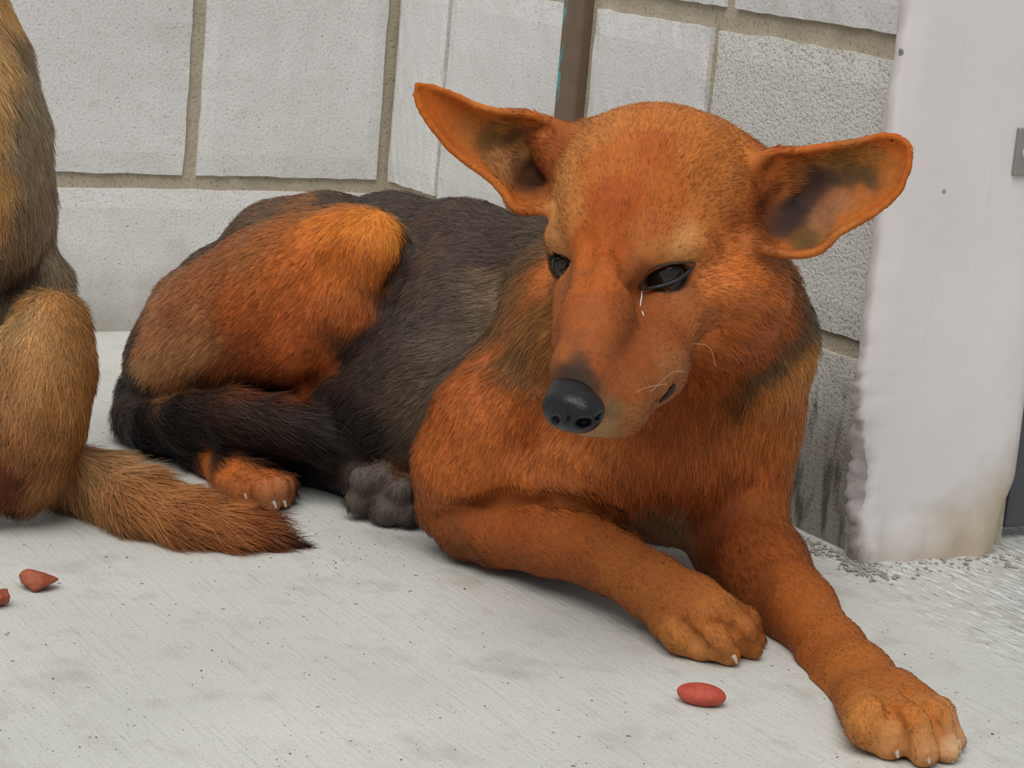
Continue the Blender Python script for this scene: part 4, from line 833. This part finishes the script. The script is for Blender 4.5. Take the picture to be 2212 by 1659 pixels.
# ------------------------------------------------------------------ kibble
def lumpy(name, c, axes, rad, mat, seed, rough, cuts=4, sharp=0.0):
    bm = bmesh.new(); bmesh.ops.create_icosphere(bm, subdivisions=cuts, radius=1.0); rr = np.random.default_rng(seed)
    ph = rr.uniform(0, 6.28, (7, 1)); fr = rr.normal(0, 2.4, (7, 3))
    planes = [(v/np.linalg.norm(v), rr.uniform(0.55, 0.85)) for v in rr.normal(0, 1, (9, 3))]
    for v in bm.verts:
        p = np.array(v.co)
        if sharp:
            for nrm, dd in planes:
                e = p@nrm-dd
                if e > 0: p = p-nrm*e*sharp
        p = p*(1+rough*sum(math.sin(float(fr[i]@p)*1.6+ph[i, 0]) for i in range(7))/3.0)
        w = np.asarray(c)+sum(np.asarray(axes[i])*rad[i]*p[i] for i in range(3)); w[2] = max(w[2], 0.0003)
        v.co = Vector(w)
    return bm_obj(name, bm, mat, smooth=True)
def mat_kib(name, c1, c2):
    m = NT(name); v = m.coords(); n1 = m.noise(v, 260, 4); n2 = m.noise(v, 1200, 3, 0.7)
    m.set(m.b.inputs['Base Color'], m.mix(n1, tuple(srgb(c1)), tuple(srgb(c2)))); m.b.inputs['Roughness'].default_value = 0.6
    m.set(m.b.inputs['Normal'], m.bump(n2, 0.5, 0.0008)); return m.mat
FH = np.array([CF[0], CF[1], 0]); FH /= np.linalg.norm(FH); RH = np.array([CR[0], CR[1], 0]); RH /= np.linalg.norm(RH); UP = np.array([0, 0, 1.0])
MK1, MK2 = mat_kib('kibble_red', (150, 52, 34), (196, 84, 62)), mat_kib('kibble_brown', (128, 56, 32), (170, 88, 56))
a = math.radians(-14)
o = lumpy('kibble', PZ(1515, 1500, 0.0052), (RH*math.cos(a)+FH*math.sin(a), -RH*math.sin(a)+FH*math.cos(a), UP), (0.0132, 0.0085, 0.0058), MK1, 2, 0.02); tag(o, 'whole red oval kibble on the floor below the front paws', 'kibble', group='kibble on the floor')
o = lumpy('kibble', PZ(76, 1252, 0.0055), (RH, FH, UP), (0.0125, 0.0095, 0.0075), MK2, 11, 0.13, sharp=0.7); tag(o, 'broken brown kibble chunk lying left of the bushy tail', 'kibble', group='kibble on the floor')
o = lumpy('kibble', PZ(-10, 1290, 0.0050), (RH, FH, UP), (0.0075, 0.0085, 0.0062), MK2, 17, 0.13, sharp=0.7); tag(o, 'kibble crumb cut off by the left picture edge', 'kibble', group='kibble on the floor')

# ------------------------------------------------------------------ steel post in the wall slot, hinge plate on the jamb
def mat_post():
    m = NT('rusty_post'); v = m.coords(); n1 = m.noise(v, 60, 4); n2 = m.noise(m.coords((160, 160, 40)), 1.0, 4)
    pos = m.n('SeparateXYZ', Vector=v)
    base = m.mix(n1, tuple(srgb((92, 74, 60))), tuple(srgb((122, 100, 82))))
    edge = m.math('MULTIPLY', m.ramp(pos.outputs[0], [(0.3095, (1, 1, 1)), (0.3125, (0, 0, 0))]), m.ramp(n2, [(0.52, (0, 0, 0)), (0.55, (1, 1, 1))]))
    m.set(m.b.inputs['Base Color'], m.mix(edge, base, tuple(srgb((70, 168, 170))))); m.b.inputs['Roughness'].default_value = 0.55
    m.set(m.b.inputs['Normal'], m.bump(n1, 0.3, 0.0006)); return m.mat
bm = box_bm((0.3055, -0.0045, 0.0), (0.3365, 0.020, 2.38), 0.002, 2)
post = bm_obj('steel_post', bm, mat_post()); tag(post, 'brown steel post set upright in a slot of the block wall', 'post')
hp = empty('hinge_plate', (X_END, 0.090, 0.2545)); tag(hp, 'small grey metal hinge plate with a bolt on the white jamb', 'hinge')
M_ZINC = plain('zinc', tuple(srgb((150, 148, 142))), 0.42, 0.5, Metallic=0.55); M_BOLT = plain('bolt_paint', tuple(srgb((206, 206, 208))), 0.4)
bm_obj('plate', box_bm((X_END-0.001, 0.0760, 0.2545), (X_END+0.0035, 0.106, 0.2855), 0.0016, 3), M_ZINC, hp)
bm = bmesh.new(); bmesh.ops.create_cone(bm, segments=24, radius1=0.0062, radius2=0.0050, depth=0.004, cap_ends=True, matrix=Matrix.Translation((X_END+0.0052, 0.0865, 0.2700)) @ Matrix.Rotation(math.pi/2, 4, 'Y'))
bm_obj('bolt', bm, M_BOLT, hp)

# door slab added behind the jamb to stand in for the darkness there
dr = bm_obj('dark_slab_1', box_bm((0.700, 0.135, 0.008), (0.736, 0.95, 2.05), 0.002), plain('slab_dark', tuple(srgb((74, 76, 80))), 0.5)); tag(dr, 'dark slab added for the darkness beside the white jamb', kind='structure')
# ------------------------------------------------------------------ mortar crumbs at the foot of the wall end, grit on the floor
def crumbs(name, spots, mat, seed):
    rr = random.Random(seed); vs, fs = [], []
    for (x, y, r) in spots:
        b = len(vs); ax = [rr.uniform(0.6, 1.3) for _ in range(3)]; th = rr.uniform(0, 6.28)
        for dx, dy, dz in ((1, 0, .3), (-1, 0, .3), (0, 1, .3), (0, -1, .3), (0.2, 0.1, 1), (0, 0, -.2)):
            px, py = dx*ax[0]*r, dy*ax[1]*r
            vs.append((x+px*math.cos(th)-py*math.sin(th), y+px*math.sin(th)+py*math.cos(th), max(0.0, dz*ax[2]*r*0.8)+0.0002))
        for t in ((0, 2, 4), (2, 1, 4), (1, 3, 4), (3, 0, 4), (2, 0, 5), (1, 2, 5), (3, 1, 5), (0, 3, 5)): fs.append(tuple(b+i for i in t))
    o = mesh_obj(name, vs, fs, mat, smooth=False); return o
g = np.random.default_rng(21); sp = []
for _ in range(320):
    t = g.random(); x, y = 0.68+0.12*t+g.normal(0, 0.012), -0.008-abs(g.normal(0, 0.012))
    sp.append((x, y, abs(g.normal(0.0006, 0.0008))+0.0004))
for _ in range(120): sp.append((X_END+0.004+abs(g.normal(0, 0.016)), g.uniform(-0.03, 0.13), abs(g.normal(0.0009, 0.0008))+0.0004))
tag(crumbs('mortar_crumbs', sp, plain('crumb', tuple(srgb((150, 146, 138))), 0.85), 4), 'mortar crumbs scattered along the foot of the wall end', 'crumbs', kind='stuff')
sp = []
def clear(p): return bvhA.ray_cast(Vector((p[0], p[1], -0.05)), Vector((0, 0, 1)))[0] is None and bvhB.ray_cast(Vector((p[0], p[1], -0.05)), Vector((0, 0, 1)))[0] is None
for _ in range(330):
    p = PZ(g.uniform(0, 2212), g.uniform(1150, 1659), 0.0)
    if clear(p): sp.append((p[0], p[1], abs(g.normal(0.00015, 0.0002))+0.00018))
for _ in range(60):
    p = PZ(g.normal(720, 70), g.normal(1190, 24), 0.0)
    if clear(p): sp.append((p[0], p[1], abs(g.normal(0.0002, 0.0002))+0.0002))
tag(crumbs('floor_grit', sp, plain('grit', tuple(srgb((70, 62, 54))), 0.8), 9), 'fine dark grit sprinkled over the concrete floor', 'grit', kind='stuff')
print('script', round(time.time()-T0, 1))
